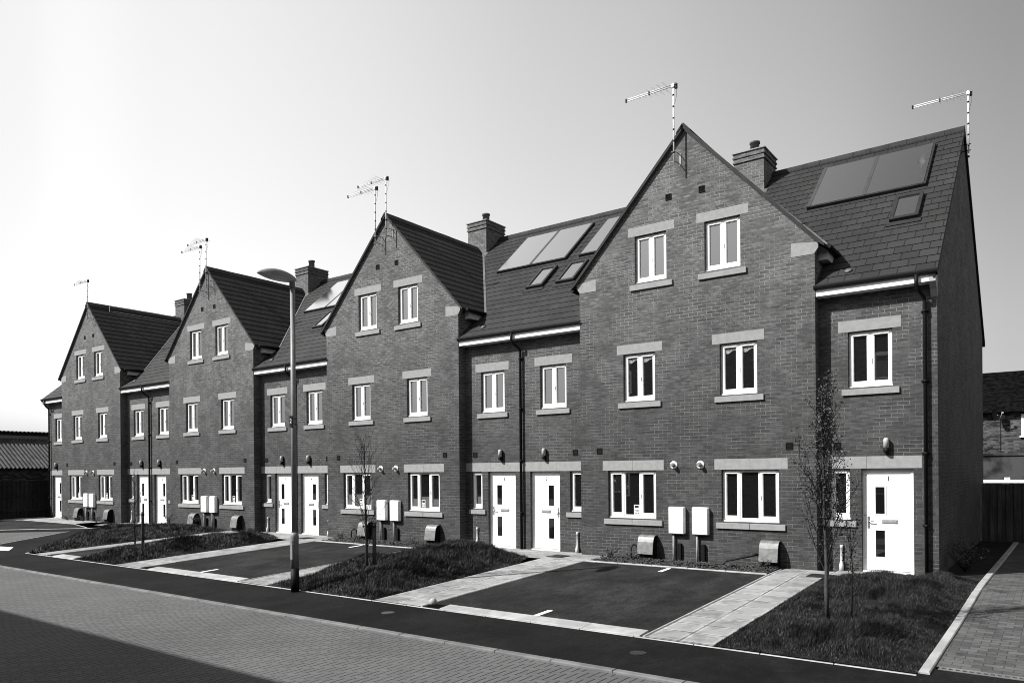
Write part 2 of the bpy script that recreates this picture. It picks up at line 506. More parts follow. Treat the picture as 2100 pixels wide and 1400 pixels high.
def planks(name, base):
    b = NB(name)
    x, y, z = b.xyz()
    c = b.m('MULTIPLY', base, b.ramp(b.noise(14, 4, .7, stretch=(1, 1, .06)), .3, .7, .6, 1.4))
    c = b.m('MULTIPLY', c, b.ramp(b.noise(1.2, 3), .3, .7, .75, 1.25))
    return b.fin(c, .85, .15)
M['timber'] = planks('weathered timber', .045)
M['darktimber'] = planks('dark stained timber', .014)
M['sheetroof'] = planks('profiled sheet roofing', .055)
M['sheetroof2'] = plain('pale roof sheet', .14, .7, .1, 1, .2)
M['oldroof'] = plain('old slate', .005, .95, .5, 5, .0, bump=.8)

# ------------------------------------------------------------------ setting: ground, road, paths
g = MB()
g.face([(-400,-400,-.42),(400,-400,-.42),(400,600,-.42),(-400,600,-.42)])
struct('ground', g, M['soil'])

r_ = MB(); sheet(r_, rect(-80, 45, -18.0, -8.68), -.031)
sheet(r_, rect(-80, 45, -69., -18.0), -.031)
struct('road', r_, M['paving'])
b_ = MB(); sheet(b_, [(-30.3,-3.06),(-28.1,-6.25),(-27.3,-8.5),(-40.5,-8.5)], .008)
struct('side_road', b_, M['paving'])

f_ = MB(); sheet(f_, [(45,-8.56),(45,-6.87),(-24.3,-6.87),(-24.8,-6.42),(-30.0,-2.45),(-31.0,-1.75),(-34.5,-4.0),(-42,-8.4),(-80,-8.50),(-80,-8.56)], 0.)
struct('footway', f_, M['asphalt'])
lot = MB(); sheet(lot, [(-31.3,-2.45),(-31.3,-1.9),(-33.8,-1.35),(-39.4,-1.3),(-41.0,-2.1),(-41.0,-7.4),(-34.6,-3.97)], .004)
struct('parking_bay', lot, M['bay'])
yard = MB(); sheet(yard, [(-41.1,.25),(-41.1,-2.0),(-39.4,-1.24),(-33.9,-1.28),(-33.9,.0),(-38,.25)], .003)
struct('footpath', yard, M['slab'])

k = MB()
strip(k, [(-80,-8.62),(45,-8.62)], .125, -.12, .006)
struct('kerb', k, M['kerbdark'])
e = MB()
strip(e, [(-24.25,-6.89),(-18.6,-6.89)], .05, -.05, .008)
strip(e, [(-18.6,-6.89),(-8.6,-6.89)], .05, -.05, .008)
strip(e, [(-8.6,-6.89),(.62,-6.89)], .05, -.05, .008)
strip(e, [(-24.25,-6.86),(-24.75,-6.4),(-30.0,-2.42)], .05, -.05, .008)
strip(e, [(-30.3,-3.03),(-28.1,-6.22)], .06, -.05, .012)
strip(e, [(-30.4,-1.8),(-34.6,-4.03),(-41,-7.5)], .09, -.05, .012)
strip(e, [(-31.3,-1.9),(-33.8,-1.33),(-39.4,-1.26),(-41.0,-2.05)], .06, -.05, .012)
struct('edging', e, M['kerb'])

bays = [(-7.33,-2.97),(-17.33,-12.97),(-22.85,-21.05)]
for x0, x1 in bays:
    mb = MB(); sheet(mb, rect(x0, x1, -6.55, -1.12), .004)
    struct('parking_bay', mb, M['bay'])
    mb = MB()                                   # sloped concrete drop kerb at the front of the bay
    xs = x0+.42
    n = max(1, round((x1-xs)/.915)); 
    for i in range(n):
        a = xs+(x1-.02-xs)*i/n+.004; bb = xs+(x1-.02-xs)*(i+1)/n-.004
        mb.prism_x([(-6.865,G(-6.865)-.05),(-6.865,G(-6.865)+.008),(-6.85,G(-6.85)+.02),(-6.57,G(-6.57)+.034),(-6.55,G(-6.55)+.004),(-6.55,G(-6.55)-.05)], a, bb)
    struct('drop_kerb', mb, M['kerb'])
    mb = MB(); strip(mb, [(x0,-1.10),(x1,-1.10)], .06, -.05, .03)
    struct('edging', mb, M['kerb'])
    if x1-x0 > 3:
        cx = (x0+x1)/2+.05
        for y0, y1 in ((-6.52,-6.02),(-1.72,-1.22)):
            mb = MB(); sheet(mb, rect(cx-.05, cx+.05, y0, y1), .008); struct('bay_marking', mb, M['paint'])
# slab paths and the paved strips in front of the doors
def path(x0, x1, y0, y1, edge=None):
    n = 2 if x1-x0 > .8 else 1
    wx = (x1-x0)/n if x1-x0 < 1.5 else .45
    mm = slabs('concrete paving slab', .245, wx, wx, ox=-((100+x0) % wx), oy=.15)
    mb = MB(); sheet(mb, rect(x0, x1, y0, y1), .012); struct('footpath', mb, mm)
for a in ((-2.90,-1.88,-6.86,.0),(-8.58,-7.40,-6.86,-1.2),(-12.90,-11.93,-6.86,-1.2),(-18.58,-17.40,-6.86,-1.2),(-23.62,-22.92,-6.86,-.9)):
    path(*a)
path(-1.88, -.28, -.55, .306)
path(-12.24, -7.0, -1.2, .306)
path(-22.2, -17.0, -1.2, .306)
path(-23.62, -22.2, -.9, 0)
path(-32.2, -28.1, -1.2, .306)
for xx, y0, y1 in ((-2.935,-6.84,-.25),(-7.365,-6.84,-1.1),(-12.935,-6.84,-.9),(-17.365,-6.84,-1.1),(-22.89,-6.84,-1.1)):
    mb = MB(); strip(mb, [(xx,y0),(xx,y1)], .05, -.05, .022); struct('edging', mb, M['kerb'])
mk = MB(); sheet(mk, [(-28.,-6.65),(-26.45,-6.43),(-25.51,-6.91),(-27.0,-7.4)], .008)
struct('road_marking', mk, M['paint'])

# driveway on the right with its raised concrete edging
d_ = MB(); sheet(d_, rect(.755, 7.5, -6.42, 9.3), .003)
struct('driveway', d_, M['setts'])
mb = MB(); strip(mb, [(.68,-6.80),(.735,-4.0),(.79,1.3),(.83,4.5),(.88,9.2)], .12, -.05, .03)
struct('kerb', mb, M['kerb'])
mb = MB(); sheet(mb, rect(.55, 45, -6.88, -6.51), .001)
struct('footway', mb, M['asphalt'])
mb = MB(); sheet(mb, rect(.004, .80, .2, 9.4), .008)
struct('soil_strip', mb, M['soil'])
mb = MB(); sheet(mb, rect(-60, 30, 9.3, 60), .0); struct('back_yard', mb, M['soil'])

# ------------------------------------------------------------------ roof plane
RY, RZ, RK = -.018, 6.074, .8723
RIDGE_Y = 5.42
RIDGE_Z = RZ+RK*(RIDGE_Y-RY)
def zr(y): return RZ+RK*(y-RY)
RN = Vector((0, -RK, 1)).normalized()
RU = Vector((0, 1, RK)).normalized()
AP, GK = 10.33, 1.076                     # gable apex and pitch
def zg(u): return AP-GK*u

def slate_slope(mb, p0, p1, upv_, nrm, L, gauge, s0=0., lift=.010, uoff=0., usg=1):
    """stepped courses of slates; p0->p1 along the eaves"""
    p0 = Vector(p0); p1 = Vector(p1); W = (p1-p0).length
    n = int(math.ceil((L-s0)/gauge))
    for i in range(n):
        a = s0+i*gauge; b = min(s0+(i+1)*gauge, L)
        lo0 = p0+upv_*a+nrm*lift; lo1 = p1+upv_*a+nrm*lift
        hi0 = p0+upv_*b; hi1 = p1+upv_*b
        q = [lo0, lo1, hi1, hi0]
        uvq = [(uoff, a), (uoff+W*usg, a), (uoff+W*usg, b), (uoff, b)]
        if (lo1-lo0).cross(hi0-lo0).dot(nrm) < 0: q = q[::-1]; uvq = uvq[::-1]
        mb.face(q, 0, uvq)
        bt0 = p0+upv_*a-nrm*.004; bt1 = p1+upv_*a-nrm*.004
        q = [bt0, bt1, lo1, lo0]
        mb.face(q, 1)

def panel(mb, x0, x1, z0, z1, holes, y, cl=None, depth=.13):
    xs = sorted({x0, x1} | {v for h in holes for v in h[:2]})
    zs = sorted({z0, z1} | {v for h in holes for v in h[2:]})
    for i in range(len(xs)-1):
        for j in range(len(zs)-1):
            cx, cz = (xs[i]+xs[i+1])/2, (zs[j]+zs[j+1])/2
            if any(h[0] < cx < h[1] and h[2] < cz < h[3] for h in holes): continue
            p = [(xs[i],zs[j]),(xs[i+1],zs[j]),(xs[i+1],zs[j+1]),(xs[i],zs[j+1])]
            if cl: p = clip(p, *cl)
            if len(p) > 2: mb.face([(a, y, b) for a, b in p])
    for a, b, c, d in holes:
        e_ = y+depth
        mb.face([(a,y,c),(a,e_,c),(a,e_,d),(a,y,d)][::-1])
        mb.face([(b,y,c),(b,e_,c),(b,e_,d),(b,y,d)])
        mb.face([(a,y,d),(b,y,d),(b,e_,d),(a,e_,d)][::-1])
        mb.face([(a,y,c),(b,y,c),(b,e_,c),(a,e_,c)])

rng = random.Random(7)
def pane(mb, x0, x1, z0, z1, y):
    t = rng.uniform(-.0035, .0035); s_ = rng.uniform(-.003, .003)
    w_, h_ = (x1-x0)/2, (z1-z0)/2
    mb.face([(x0,y-t*w_-s_*h_,z0),(x1,y+t*w_-s_*h_,z0),(x1,y+t*w_+s_*h_,z1),(x0,y-t*w_+s_*h_,z1)])

def sash(mb, pb, x0, x1, z0, z1, y, wd=.058, vent=True):
    mb.ring(x0, x1, z0, z1, wd, y-.014, y+.05, wb=wd+.012)
    mb.ring(x0+wd, x1-wd, z0+wd+.012, z1-wd, .012, y-.004, y+.05)
    pane(pb, x0+wd+.012, x1-wd-.012, z0+wd+.024, z1-wd-.012, y+.03)
    if vent: mb.box(x0+wd-.012, x1-wd+.012, y-.026, y-.0145, z1-wd-.004, z1-wd+.014)

def window(parent, x0, x1, z0, z1, yw, kind, sill, lint, sillz, lintz, joint=False, swag=False):
    fb, pb = MB(), MB()
    y = yw+.085
    fb.ring(x0+.004, x1-.004, z0+.03, z1-.004, .038, y, y+.06)
    fb.box(x0+.002, x1-.002, yw+.045, y+.059, z0, z0+.029)          # plastic sub-sill
    a, b, c, d = x0+.026, x1-.026, z0+.05, z1-.026
    if kind == 2:
        mid = (a+b)/2
        sash(fb, pb, a, mid-.004, c, d, y); sash(fb, pb, mid+.004, b, c, d, y)
        fb.box(mid-.02, mid+.02, y+.002, y+.06, z0+.068, z1-.042)
        fb.box(mid+.022, mid+.034, y-.034, y-.0145, (c+d)/2-.10, (c+d)/2)
    elif kind == 3:
        w_ = (b-a)
        m1, m2 = a+w_*.305, a+w_*.665
        sash(fb, pb, a, m1, c, d, y); sash(fb, pb, m2, b, c, d, y)
        fb.box(m1-.002, m1+.034, y-.004, y+.058, z0+.068, z1-.042); fb.box(m2-.034, m2+.002, y-.004, y+.058, z0+.068, z1-.042)
        fb.box(m1+.034, m2-.034, y-.002, y+.057, z0+.068, z0+.085); fb.box(m1+.034, m2-.034, y-.002, y+.057, z1-.056, z1-.042)
        pane(pb, m1+.034, m2-.034, z0+.085, z1-.056, y+.03)
        fb.box(m2+.016, m2+.028, y-.034, y-.0145, (c+d)/2-.10, (c+d)/2)
    else:
        sash(fb, pb, a, b, c, d, y)
    o = fb.build('window', M['white'], parent)
    pb.build('pane', M['glass'], o)
    sb = MB()
    s0, s1 = sill
    if joint:
        mid = (s0+s1)/2
        sb.cbox(s0, mid-.003, yw-.045, yw+.12, sillz[0], sillz[1], .006); sb.cbox(mid+.003, s1, yw-.045, yw+.12, sillz[0], sillz[1], .006)
    else:
        sb.cbox(s0, s1, yw-.045, yw+.12, sillz[0], sillz[1], .006)
    sb.build('sill', M['stone'], o)
    if lint:
        lb = MB(); l0, l1 = lint
        if joint:
            mid = (l0+l1)/2
            lb.box(l0, mid-.003, yw-.004, yw+.1, lintz[0], lintz[1]); lb.box(mid+.003, l1, yw-.004, yw+.1, lintz[0], lintz[1])
        else: lb.box(l0, l1, yw-.004, yw+.1, lintz[0], lintz[1])
        lb.build('lintel', M['stone'], o)
    if swag:
        n = 16
        mid = (a+b)/2
        for q0, q1 in ((a+.072, mid-.076), (mid+.076, b-.072)):
            cb = MB()
            for i in range(n):
                t0, t1 = i/n, (i+1)/n
                f = lambda t: .095+.035*math.sin(t*5.2+.4)
                h = lambda t: y+.0235-.002*math.sin(t*25)
                cb.face([(q0+(q1-q0)*t0, h(t0), d-.07-f(t0)), (q0+(q1-q0)*t1, h(t1), d-.07-f(t1)), (q0+(q1-q0)*t1, h(t1), d-.073), (q0+(q1-q0)*t0, h(t0), d-.073)])
            cb.build('curtain', M['fabric'], o)
    return o

def text_mesh(txt, size, depth=.003):
    cu = bpy.data.curves.new('lettering', 'FONT')
    cu.body = txt; cu.size = size; cu.align_x = 'CENTER'; cu.align_y = 'CENTER'; cu.extrude = depth
    to = bpy.data.objects.new('lettering', cu); C.objects.link(to)
    dg = bpy.context.evaluated_depsgraph_get(); dg.update()
    me = bpy.data.meshes.new_from_object(to.evaluated_get(dg))
    bpy.data.objects.remove(to); bpy.data.curves.remove(cu)
    return me
def lettering(name, txt, size, loc, mat, parent, rotz=0.):
    me = text_mesh(txt, size)
    me.transform(Matrix.Translation(loc) @ Matrix.Rotation(rotz, 4, 'Z') @ Matrix.Rotation(R(90), 4, 'X'))
    me.materials.clear(); me.materials.append(mat)
    o = bpy.data.objects.new(name, me); C.objects.link(o)
    if parent: put(o, parent)
    return o

# ------------------------------------------------------------------ the eight terraced houses
REC = .306
LABELS = {
 1: 'end terrace brick house with door number 1 and a blank brick gable side wall',
 2: 'brick house with door number 2, left half of the nearest pointed gable',
 3: 'brick house with door number 3, right half of the second gable from the right',
 4: 'brick house with door number 4, left half of the gable behind the lamp post side',
 5: 'brick house with door number 5 next to the street lamp post',
 6: 'brick house with door number 6, left half of the third gable from the right',
 7: 'brick house with door number 7, right half of the farthest gable',
 8: 'far end terrace brick house beside the dark fence, door number 8',
}
LABELS[4] = 'brick house with door number 4, left half of the second gable from the right'
signs = []
def house(num):
    jj = (num-1)//2
    s = 1 if num % 2 else -1
    xc = -5.18-10*jj
    end = num in (1, 8)
    right0 = s > 0
    uend = 5.18 if end else (4.98 if right0 else 5.04)
    X = lambda u: xc+s*u
    root = thing('brick_house', LABELS[num], 'house', (X(2.6), 0, 0), 'brick terraced houses in the row')
    def xr(u0, u1): return (min(X(u0), X(u1)), max(X(u0), X(u1)))
    right = s > 0
    # openings (u0,u1,z0,z1)
    if right:
        F_ = (3.512, 4.370); D_ = (3.755, 4.735); S_ = (3.13, 3.535)
        U_ = (.470, 1.318); F1 = (.816, 1.678); G1 = (.834, 2.141)
        lu, lf, lg, lr = (.28,1.51), (.64,1.84), (.67,2.33), (3.32,4.53)
        su, sf, sg, sr, ss = (.32,1.46), (.70,1.83), (.71,2.28), (3.39,4.50), (3.05,3.66)
    else:
        F_ = (3.552, 4.405); D_ = (3.79, 4.76); S_ = (3.06, 3.46)
        U_ = (.491, 1.333); F1 = (.814, 1.674); G1 = (.81, 2.13)
        lu, lf, lg, lr = (.28,1.51), (.62,1.85), (.60,2.28), (3.36,4.58)
        su, sf, sg, sr, ss = (.33,1.46), (.65,1.81), (.64,2.24), (3.43,4.52), (2.96,3.57)
    zu, zf, zg_, zs = (6.80,7.96), (3.895,5.075), (.997,2.18), (1.10,2.18)
    GW = 2.93
    wb = MB()
    hol = [xr(*U_)+zu, xr(*F1)+zf, xr(*G1)+zg_]
    x0, x1 = xr(0, GW)
    cl = (s*GK, 1., AP-.083+s*GK*xc)
    panel(wb, x0, x1, -.3, 10.4, hol, 0., cl)
    hol = [xr(*F_)+zf, xr(*D_)+(0.0, 2.18), xr(*S_)+zs]
    x0, x1 = xr(GW, uend)
    panel(wb, x0, x1, -.3, 6.1, hol, REC)
    xg = X(GW)
    q = [(xg,0,-.3),(xg,1.2,-.3),(xg,1.2,zg(GW)-.1),(xg,0,zg(GW)-.1)]
    wb.face(q if right else q[::-1])
    if end:
        xe = X(uend)
        yb = 2*RIDGE_Y-REC
        q = [(xe,REC,-.3),(xe,yb,-.3),(xe,yb,zr(REC)-.1),(xe,RIDGE_Y,RIDGE_Z-.1),(xe,REC,zr(REC)-.1)]
        wb.face(q if right else q[::-1])
    x0, x1 = xr(0, uend)
    yb = 2*RIDGE_Y-REC
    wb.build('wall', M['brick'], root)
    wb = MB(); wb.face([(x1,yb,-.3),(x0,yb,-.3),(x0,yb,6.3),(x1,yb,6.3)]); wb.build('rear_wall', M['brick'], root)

    # windows
    window(root, *xr(*U_), *zu, 0., 2, xr(*su), xr(*lu), (6.62,6.75), (7.963,8.185))
    window(root, *xr(*F1), *zf, 0., 2, xr(*sf), xr(*lf), (3.73,3.86), (5.08,5.31), swag=num in (1, 2))
    window(root, *xr(*G1), *zg_, 0., 3, xr(*sg), xr(*lg), (.83,.965), (2.185,2.43), joint=True)
    window(root, *xr(*F_), *zf, REC, 2, xr(*sr), xr(*lr), (3.73,3.86), (5.08,5.315))
    window(root, *xr(*S_), *zs, REC, 1, xr(*ss), None, (.945,1.075), None)
    # stone band over the door and side light
    lb = MB()
    e1 = 4.89 if end else uend
    for a, b in ((GW+.002, D_[0]+.10), (D_[0]+.106, e1)):
        x0, x1 = xr(a, b); lb.box(x0, x1, REC-.004, REC+.1, 2.185, 2.44)
    lb.build('door_lintel', M['stone'], root)
    # door
    x0, x1 = xr(*D_)
    db = MB(); y = REC+.09
    db.box(x0+.062, x1-.062, y+.018, y+.06, .055, 2.115)
    hs = -1 if right else 1                       # the handle is on the gable side
    xm = (x0+x1)/2
    px = xm+hs*.150
    for z0, z1 in ((1.24,1.79),(.34,.885)):
        db.ring(px-.118, px+.118, z0-.035, z1+.035, .03, y+.008, y+.0178)
    db.box(x0+.09, x1-.09, y+.006, y+.0178, .075, .095)
    do = db.build('door', M['doorwhite'], root)
    fb = MB()
    fb.box(x0+.003, x0+.058, y, y+.07, .04, 2.177); fb.box(x1-.058, x1-.003, y, y+.07, .04, 2.177); fb.box(x0+.058, x1-.058, y, y+.07, 2.12, 2.177)
    fb.box(x0, x1, y-.07, y+.08, .002, .04)
    fb.build('door_frame', M['white'], do)
    for z0, z1 in ((1.24,1.79),(.34,.885)):
        gb = MB(); pane(gb, px-.088, px+.088, z0-.005, z1+.005, y+.0165); gb.build('pane', M['doorglass'], do)
    hb = MB(); hx = xm+hs*.375
    hb.box(hx-.02, hx+.02, y+.008, y+.0178, .93, 1.18)
    hb.tube([(hx, y+.01, 1.08), (hx, y-.035, 1.08), (hx-hs*.115, y-.04, 1.075)], .011, 8)
    hb.build('handle', M['chrome'], do)
    bb = MB(); bx = xm-hs*.03
    bb.cbox(bx-.15, bx+.15, y+.002, y+.0178, 1.04, 1.12, .004); bb.cbox(bx-.132, bx+.132, y-.008, y+.0018, 1.053, 1.107, .004)
    bb.build('letter_plate', M['steel'], do)
    lettering('door_number', str(num), .15, (xm-hs*.01, y+.0165, 1.965), M['ink'], do)

    # roof slopes
    rb = MB()
    L = (RIDGE_Y-RY)/RU.y
    over = .05 if end else 0
    ua, ub = GW-.02, uend+over
    p0 = (X(ua), RY, RZ); p1 = (X(ub), RY, RZ)
    slate_slope(rb, p0, p1, RU, RN, L, .301, uoff=100+p0[0], usg=s)
    p0 = (X(0), RY, RZ); p1 = (X(ua), RY, RZ)
    slate_slope(rb, p0, p1, RU, RN, L, .301, s0=.602, uoff=100+p0[0], usg=s)
    x0, x1 = xr(0, ub)
    RB = MB
    yb = 2*RIDGE_Y-RY
    rb.face([(x1,yb,RZ),(x0,yb,RZ),(x0,RIDGE_Y,RIDGE_Z),(x1,RIDGE_Y,RIDGE_Z)], 1)
    if end:
        xi, xo = X(uend-.05), X(ub)
        for sg_, ys in ((1, RY), (-1, yb)):
            a = [(ys, RZ), (RIDGE_Y, RIDGE_Z)]
            q = [(xo,a[0][0],a[0][1]+.01),(xo,a[1][0],a[1][1]+.01),(xo,a[1][0],a[1][1]-.13),(xo,a[0][0],a[0][1]-.13)]
            rb.face(q, 1)
            q = [(xo,a[0][0],a[0][1]-.13),(xo,a[1][0],a[1][1]-.13),(xi,a[1][0],a[1][1]-.13),(xi,a[0][0],a[0][1]-.13)]
            rb.face(q, 1)
    ro = rb.build('roof', [M['slate'], M['ridge']], root)
    # gable roof half
    gb = MB()
    gu = Vector((-s, 0, GK)).normalized(); gn = Vector((s*GK, 0, 1)).normalized()
    UE = 3.14
    p0 = (X(UE), -.085, zg(UE)); p1 = (X(UE), 5.3, zg(UE))
    LG = UE/abs(gu.x)
    slate_slope(gb, p0, p1, gu, gn, LG, .301, uoff=.13*num)
    t = .08
    UV_ = 3.03
    yf = -.085
    q = [(X(UV_),yf,zg(UV_)+.012),(X(0),yf,AP+.012),(X(0),yf,AP-t),(X(UV_),yf,zg(UV_)-t)]
    gb.face(q if not right else q[::-1], 1)
    gb.face([(X(UV_),yf,zg(UV_)-t),(X(0),yf,AP-t),(X(0),.1,AP-t),(X(UV_),.1,zg(UV_)-t)], 1)
    q = [(X(UE),yf,zg(UE)+.01),(X(UE),5,zg(UE)+.01),(X(UE),5,zg(UE)-.05),(X(UE),yf,zg(UE)-.05)]
    gb.face(q, 1)
    q = [(X(UV_),yf,zg(UV_)-t),(X(UE),yf,zg(UE)-.05),(X(UE),yf,zg(UE)+.012),(X(UV_),yf,zg(UV_)+.012)]
    gb.face(q if right else q[::-1], 1)
    gb.face([(X(GW-.1),yf,zg(GW-.1)-t),(X(UE),yf,zg(UE)-.05),(X(UE),1.5,zg(UE)-.05),(X(GW-.1),1.5,zg(GW-.1)-t)], 1)
    gb.build('gable_roof', [M['slate'], M['ridge']], root)
    # undercloak strip below the verge
    vb = MB()
    for i in range(9):
        u0, u1 = i/9*3.02, (i+1)/9*3.02-.006
        q = [(X(u0),zg(u0)-t-.002),(X(u1),zg(u1)-t-.002),(X(u1),zg(u1)-t-.022),(X(u0),zg(u0)-t-.022)]
        vb.prism_y(q, -.05, -.002)
    vb.build('verge', M['pot'], root)
    # ridge tiles
    tb = MB()
    x0, x1 = xr(0, uend+over)
    n = round((x1-x0)/.45)
    for i in range(n):
        a = x0+(x1-x0)*i/n+.004; b = x0+(x1-x0)*(i+1)/n-.004
        z = RIDGE_Z+.055+rng.uniform(-.004,.004); e_ = .20
        tb.prism_x([(RIDGE_Y-e_,z-e_*RK),(RIDGE_Y-.02,z-.012),(RIDGE_Y+.02,z-.012),(RIDGE_Y+e_,z-e_*RK),(RIDGE_Y+e_,z-e_*RK-.035),(RIDGE_Y,z-.06),(RIDGE_Y-e_,z-e_*RK-.035)], a, b)
    tb.build('ridge_tiles', M['ridge'], root)
    if right:
        tb = MB(); n = 11
        for i in range(n):
            a = -.10+4.95*i/n+.004; b = -.10+4.95*(i+1)/n-.004
            z = AP+.05+rng.uniform(-.004,.004); e_ = .17
            tb.prism_y([(xc-e_,z-e_*GK),(xc-.02,z-.012),(xc+.02,z-.012),(xc+e_,z-e_*GK),(xc+e_,z-e_*GK-.04),(xc,z-.06),(xc-e_,z-e_*GK-.04)], a, b)
        tb.build('gable_ridge_tiles', M['ridge'], root)
    # lead valley between the gable roof and the main slope
    lb = MB()
    for k_ in range(10):
        t0, t1 = k_/10, (k_+1)/10
        def val(t):
            u = UE*(1-t)+.12*t; zz = zg(u); return u, RY+(zz-RZ)/RK, zz
        u0, y0, z0 = val(t0); u1, y1, z1 = val(t1)
        off = RN*.022
        a = Vector((X(u0-.05),y0,z0-.01))+off; b = Vector((X(u1-.05),y1,z1-.01))+off
        c = Vector((X(u1+.10),y1-.02,zr(y1-.02)))+off; d = Vector((X(u0+.10),y0-.02,zr(y0-.02)))+off
        q = [a, d, c, b]
        lb.face(q if right else q[::-1])
        q2 = [d, c, c-off, d-off]
        lb.face(q2)
    lb.build('lead_valley', M['lead'], root)
    # kneeler stone at the foot of the gable
    kb = MB()
    prof = [(X(2.44),6.785),(X(2.915),6.785),(X(3.005),6.91),(X(3.005),7.04),(X(2.955),zg(2.955)-.1-.02),(X(2.44),7.09)]
    kb.prism_y(prof, -.006, .115)
    kb.build('kneeler', M['stone'], root)
    # fascia, soffit and gutters
    fb = MB()
    fe = 5.07 if end else uend
    x0, x1 = xr(GW+.003, fe)
    fb.box(x0, x1, .022, .304, 5.865, 6.05)
    fb.build('fascia', M['white'], root)
    eb = MB()
    yv = RY+(zg(UE)-RZ)/RK
    xa_, xb_ = xr(GW+.003, UE-.015)
    eb.prism_y([(X(GW+.003),6.70),(X(UE-.02),6.70),(X(UE-.02),zg(UE)-.055),(X(GW+.003),zg(GW)-.13)], .30, yv+.1)
    eb.build('side_fascia', M['palegrey'], root)
    gt = MB()
    x0, x1 = xr(GW-.02 if True else 0, uend+over)
    prof = [(-.062,6.095),(-.064,6.06),(-.052,6.02),(-.025,6.0),(.002,6.02),(.014,6.07),(.008,6.07),(-.004,6.024),(-.025,6.008),(-.046,6.024),(-.056,6.06),(-.056,6.095)]
    gt.prism_x(prof, x0, x1)
    zz = zg(UE)
    gt.tube([(X(UE+.055),.06,zz-.035),(X(UE+.055),yv+.02,zz-.035)], .055, 10)
    gt.build('gutter', M['black'], root)
    if end:
        bb = MB()
        x0, x1 = xr(5.072, 5.192)
        bb.prism_x([(.015,6.06),(.015,5.86),(.20,5.74),(.302,5.60),(.302,6.1)], x0, x1)
        bb.build('box_end', M['greyboard'], root)
    # downpipe
    if right or end:
        ud = 4.985 if not end else (4.97 if right else 4.97)
        dx = X(ud) if end else X(4.98)
        yp = REC-.075
        pb = MB()
        off = -.11 if right else .11
        pb.tube([(dx+off,-.03,6.02),(dx+off,-.03,5.82),(dx+off*.7,.05,5.72),(dx+off*.1,yp-.02,5.60),(dx,yp,5.5),(dx,yp,.02)], .036, 10)
        for z in (5.3, 3.9, 2.45, 1.0):
            pb.tube([(dx,yp,z),(dx,yp,z+.05)], .044, 10)
            pb.box(dx-.075, dx+.075, yp+.03, REC-.001, z+.012, z+.04)
        pb.build('downpipe', M['black'], root)
    # chimney, shared by the pair
    if right:
        cb = MB()
        cx0, cx1, cy0, cy1 = xc-.44, xc+.41, 4.56, 5.65
        cb.box(cx0, cx1, cy0, cy1, 9.4, 11.0)
        def ringbox(p, z0, z1): cb.box(cx0-p, cx1+p, cy0-p, cy1+p, z0, z1)
        ringbox(.032, 11.0, 11.045); ringbox(.012, 11.045, 11.135); ringbox(.038, 11.135, 11.18); ringbox(.016, 11.18, 11.275)
        ch = cb.build('chimney', M['brick'], root)
        pb = MB()
        pb.box(cx0-.05, cx1+.05, cy0-.05, cy1+.05, 11.275, 11.305)
        pb.build('chimney_cap', M['stone'], ch)
        pb = MB()
        pc = ((cx0+cx1)/2, 5.1)
        pb.tube([(pc[0],pc[1],11.3),(pc[0],pc[1],11.66),(pc[0],pc[1],11.665),(pc[0],pc[1],11.72),(pc[0],pc[1],11.725)], [.135,.125,.148,.148,.11], 18)
        pb.build('chimney_pot', M['pot'], ch)
        lb = MB()
        lb.prism_x([(cy0-.012,zr(cy0)-.02),(cy0-.012,zr(cy0)+.17),(cy0+.01,zr(cy0)+.17),(cy0+.01,zr(cy0)-.02)], cx0-.01, cx1+.01)
        f0 = cy0-.16
        lb.prism_x([(f0,zr(f0)+.012),(cy0,zr(cy0)+.02),(cy0,zr(cy0)+.035),(f0,zr(f0)+.026)], cx0-.1, cx1+.12)
        lb.build('lead_flashing', M['lead'], ch)
    # solar collector pair and roof window
    def on_roof(u, yy, h=0.):
        return Vector((X(u), yy, zr(yy)))+RN*h
    su0, su1 = (1.98, 4.65) if end else (2.06, 4.76)
    sy0, sy1 = 3.03, 4.86
    def slab_on_roof(mb, u0, u1, y0, y1, h0, h1, mi=0):
        lo = [on_roof(u0,y0,h0),on_roof(u1,y0,h0),on_roof(u1,y1,h0),on_roof(u0,y1,h0)]
        hi = [on_roof(u0,y0,h1),on_roof(u1,y0,h1),on_roof(u1,y1,h1),on_roof(u0,y1,h1)]
        if right: pass
        else: lo = lo[::-1]; hi = hi[::-1]
        mb.face(hi, mi)
        for i in range(4):
            j = (i+1) % 4; mb.face([lo[i],lo[j],hi[j],hi[i]], mi)
    sb = MB()
    slab_on_roof(sb, su0, su1, sy0, sy1, .0, .082)
    sm_ = (su0+su1)/2
    so = sb.build('solar_panel', M['frame_grey'], root)
    pb = MB()
    ws = .10 if end else .045
    ua_, ub_ = su0+.045, su1-.06
    for a, b in ((ua_, sm_-.03), (sm_+.03, ub_)):
        q = [on_roof(a,sy0+.05,.086),on_roof(b,sy0+.05,.086),on_roof(b,sy1-.04,.086),on_roof(a,sy1-.04,.086)]
        pb.face(q if right else q[::-1])
    pb.build('collector_glass', M['solar'], so)
    bars = [(sm_-.045, sm_+.045)]
    if end: bars += [(su0+.0, su0+.09), (su1-.15, su1-.05)]
    for a, b in bars:
        pb = MB(); slab_on_roof(pb, a, b, sy0+.03, sy1-.03, .083, .093); pb.build('panel_bar', M['glassbar'], so)
    ku0, ku1 = ((4.08,4.66) if end else (4.11,4.70)) if right else (4.2, 4.82)
    ky0, ky1 = 1.80, 2.70
    kb = MB()
    for (a, b, c, d) in ((ku0,ku0+.075,ky0,ky1),(ku1-.075,ku1,ky0,ky1),(ku0+.075,ku1-.075,ky0,ky0+.08),(ku0+.075,ku1-.075,ky1-.07,ky1)):
        slab_on_roof(kb, a, b, c, d, .0, .10)
    ko = kb.build('skylight', M['frame_grey'], root)
    pb = MB()
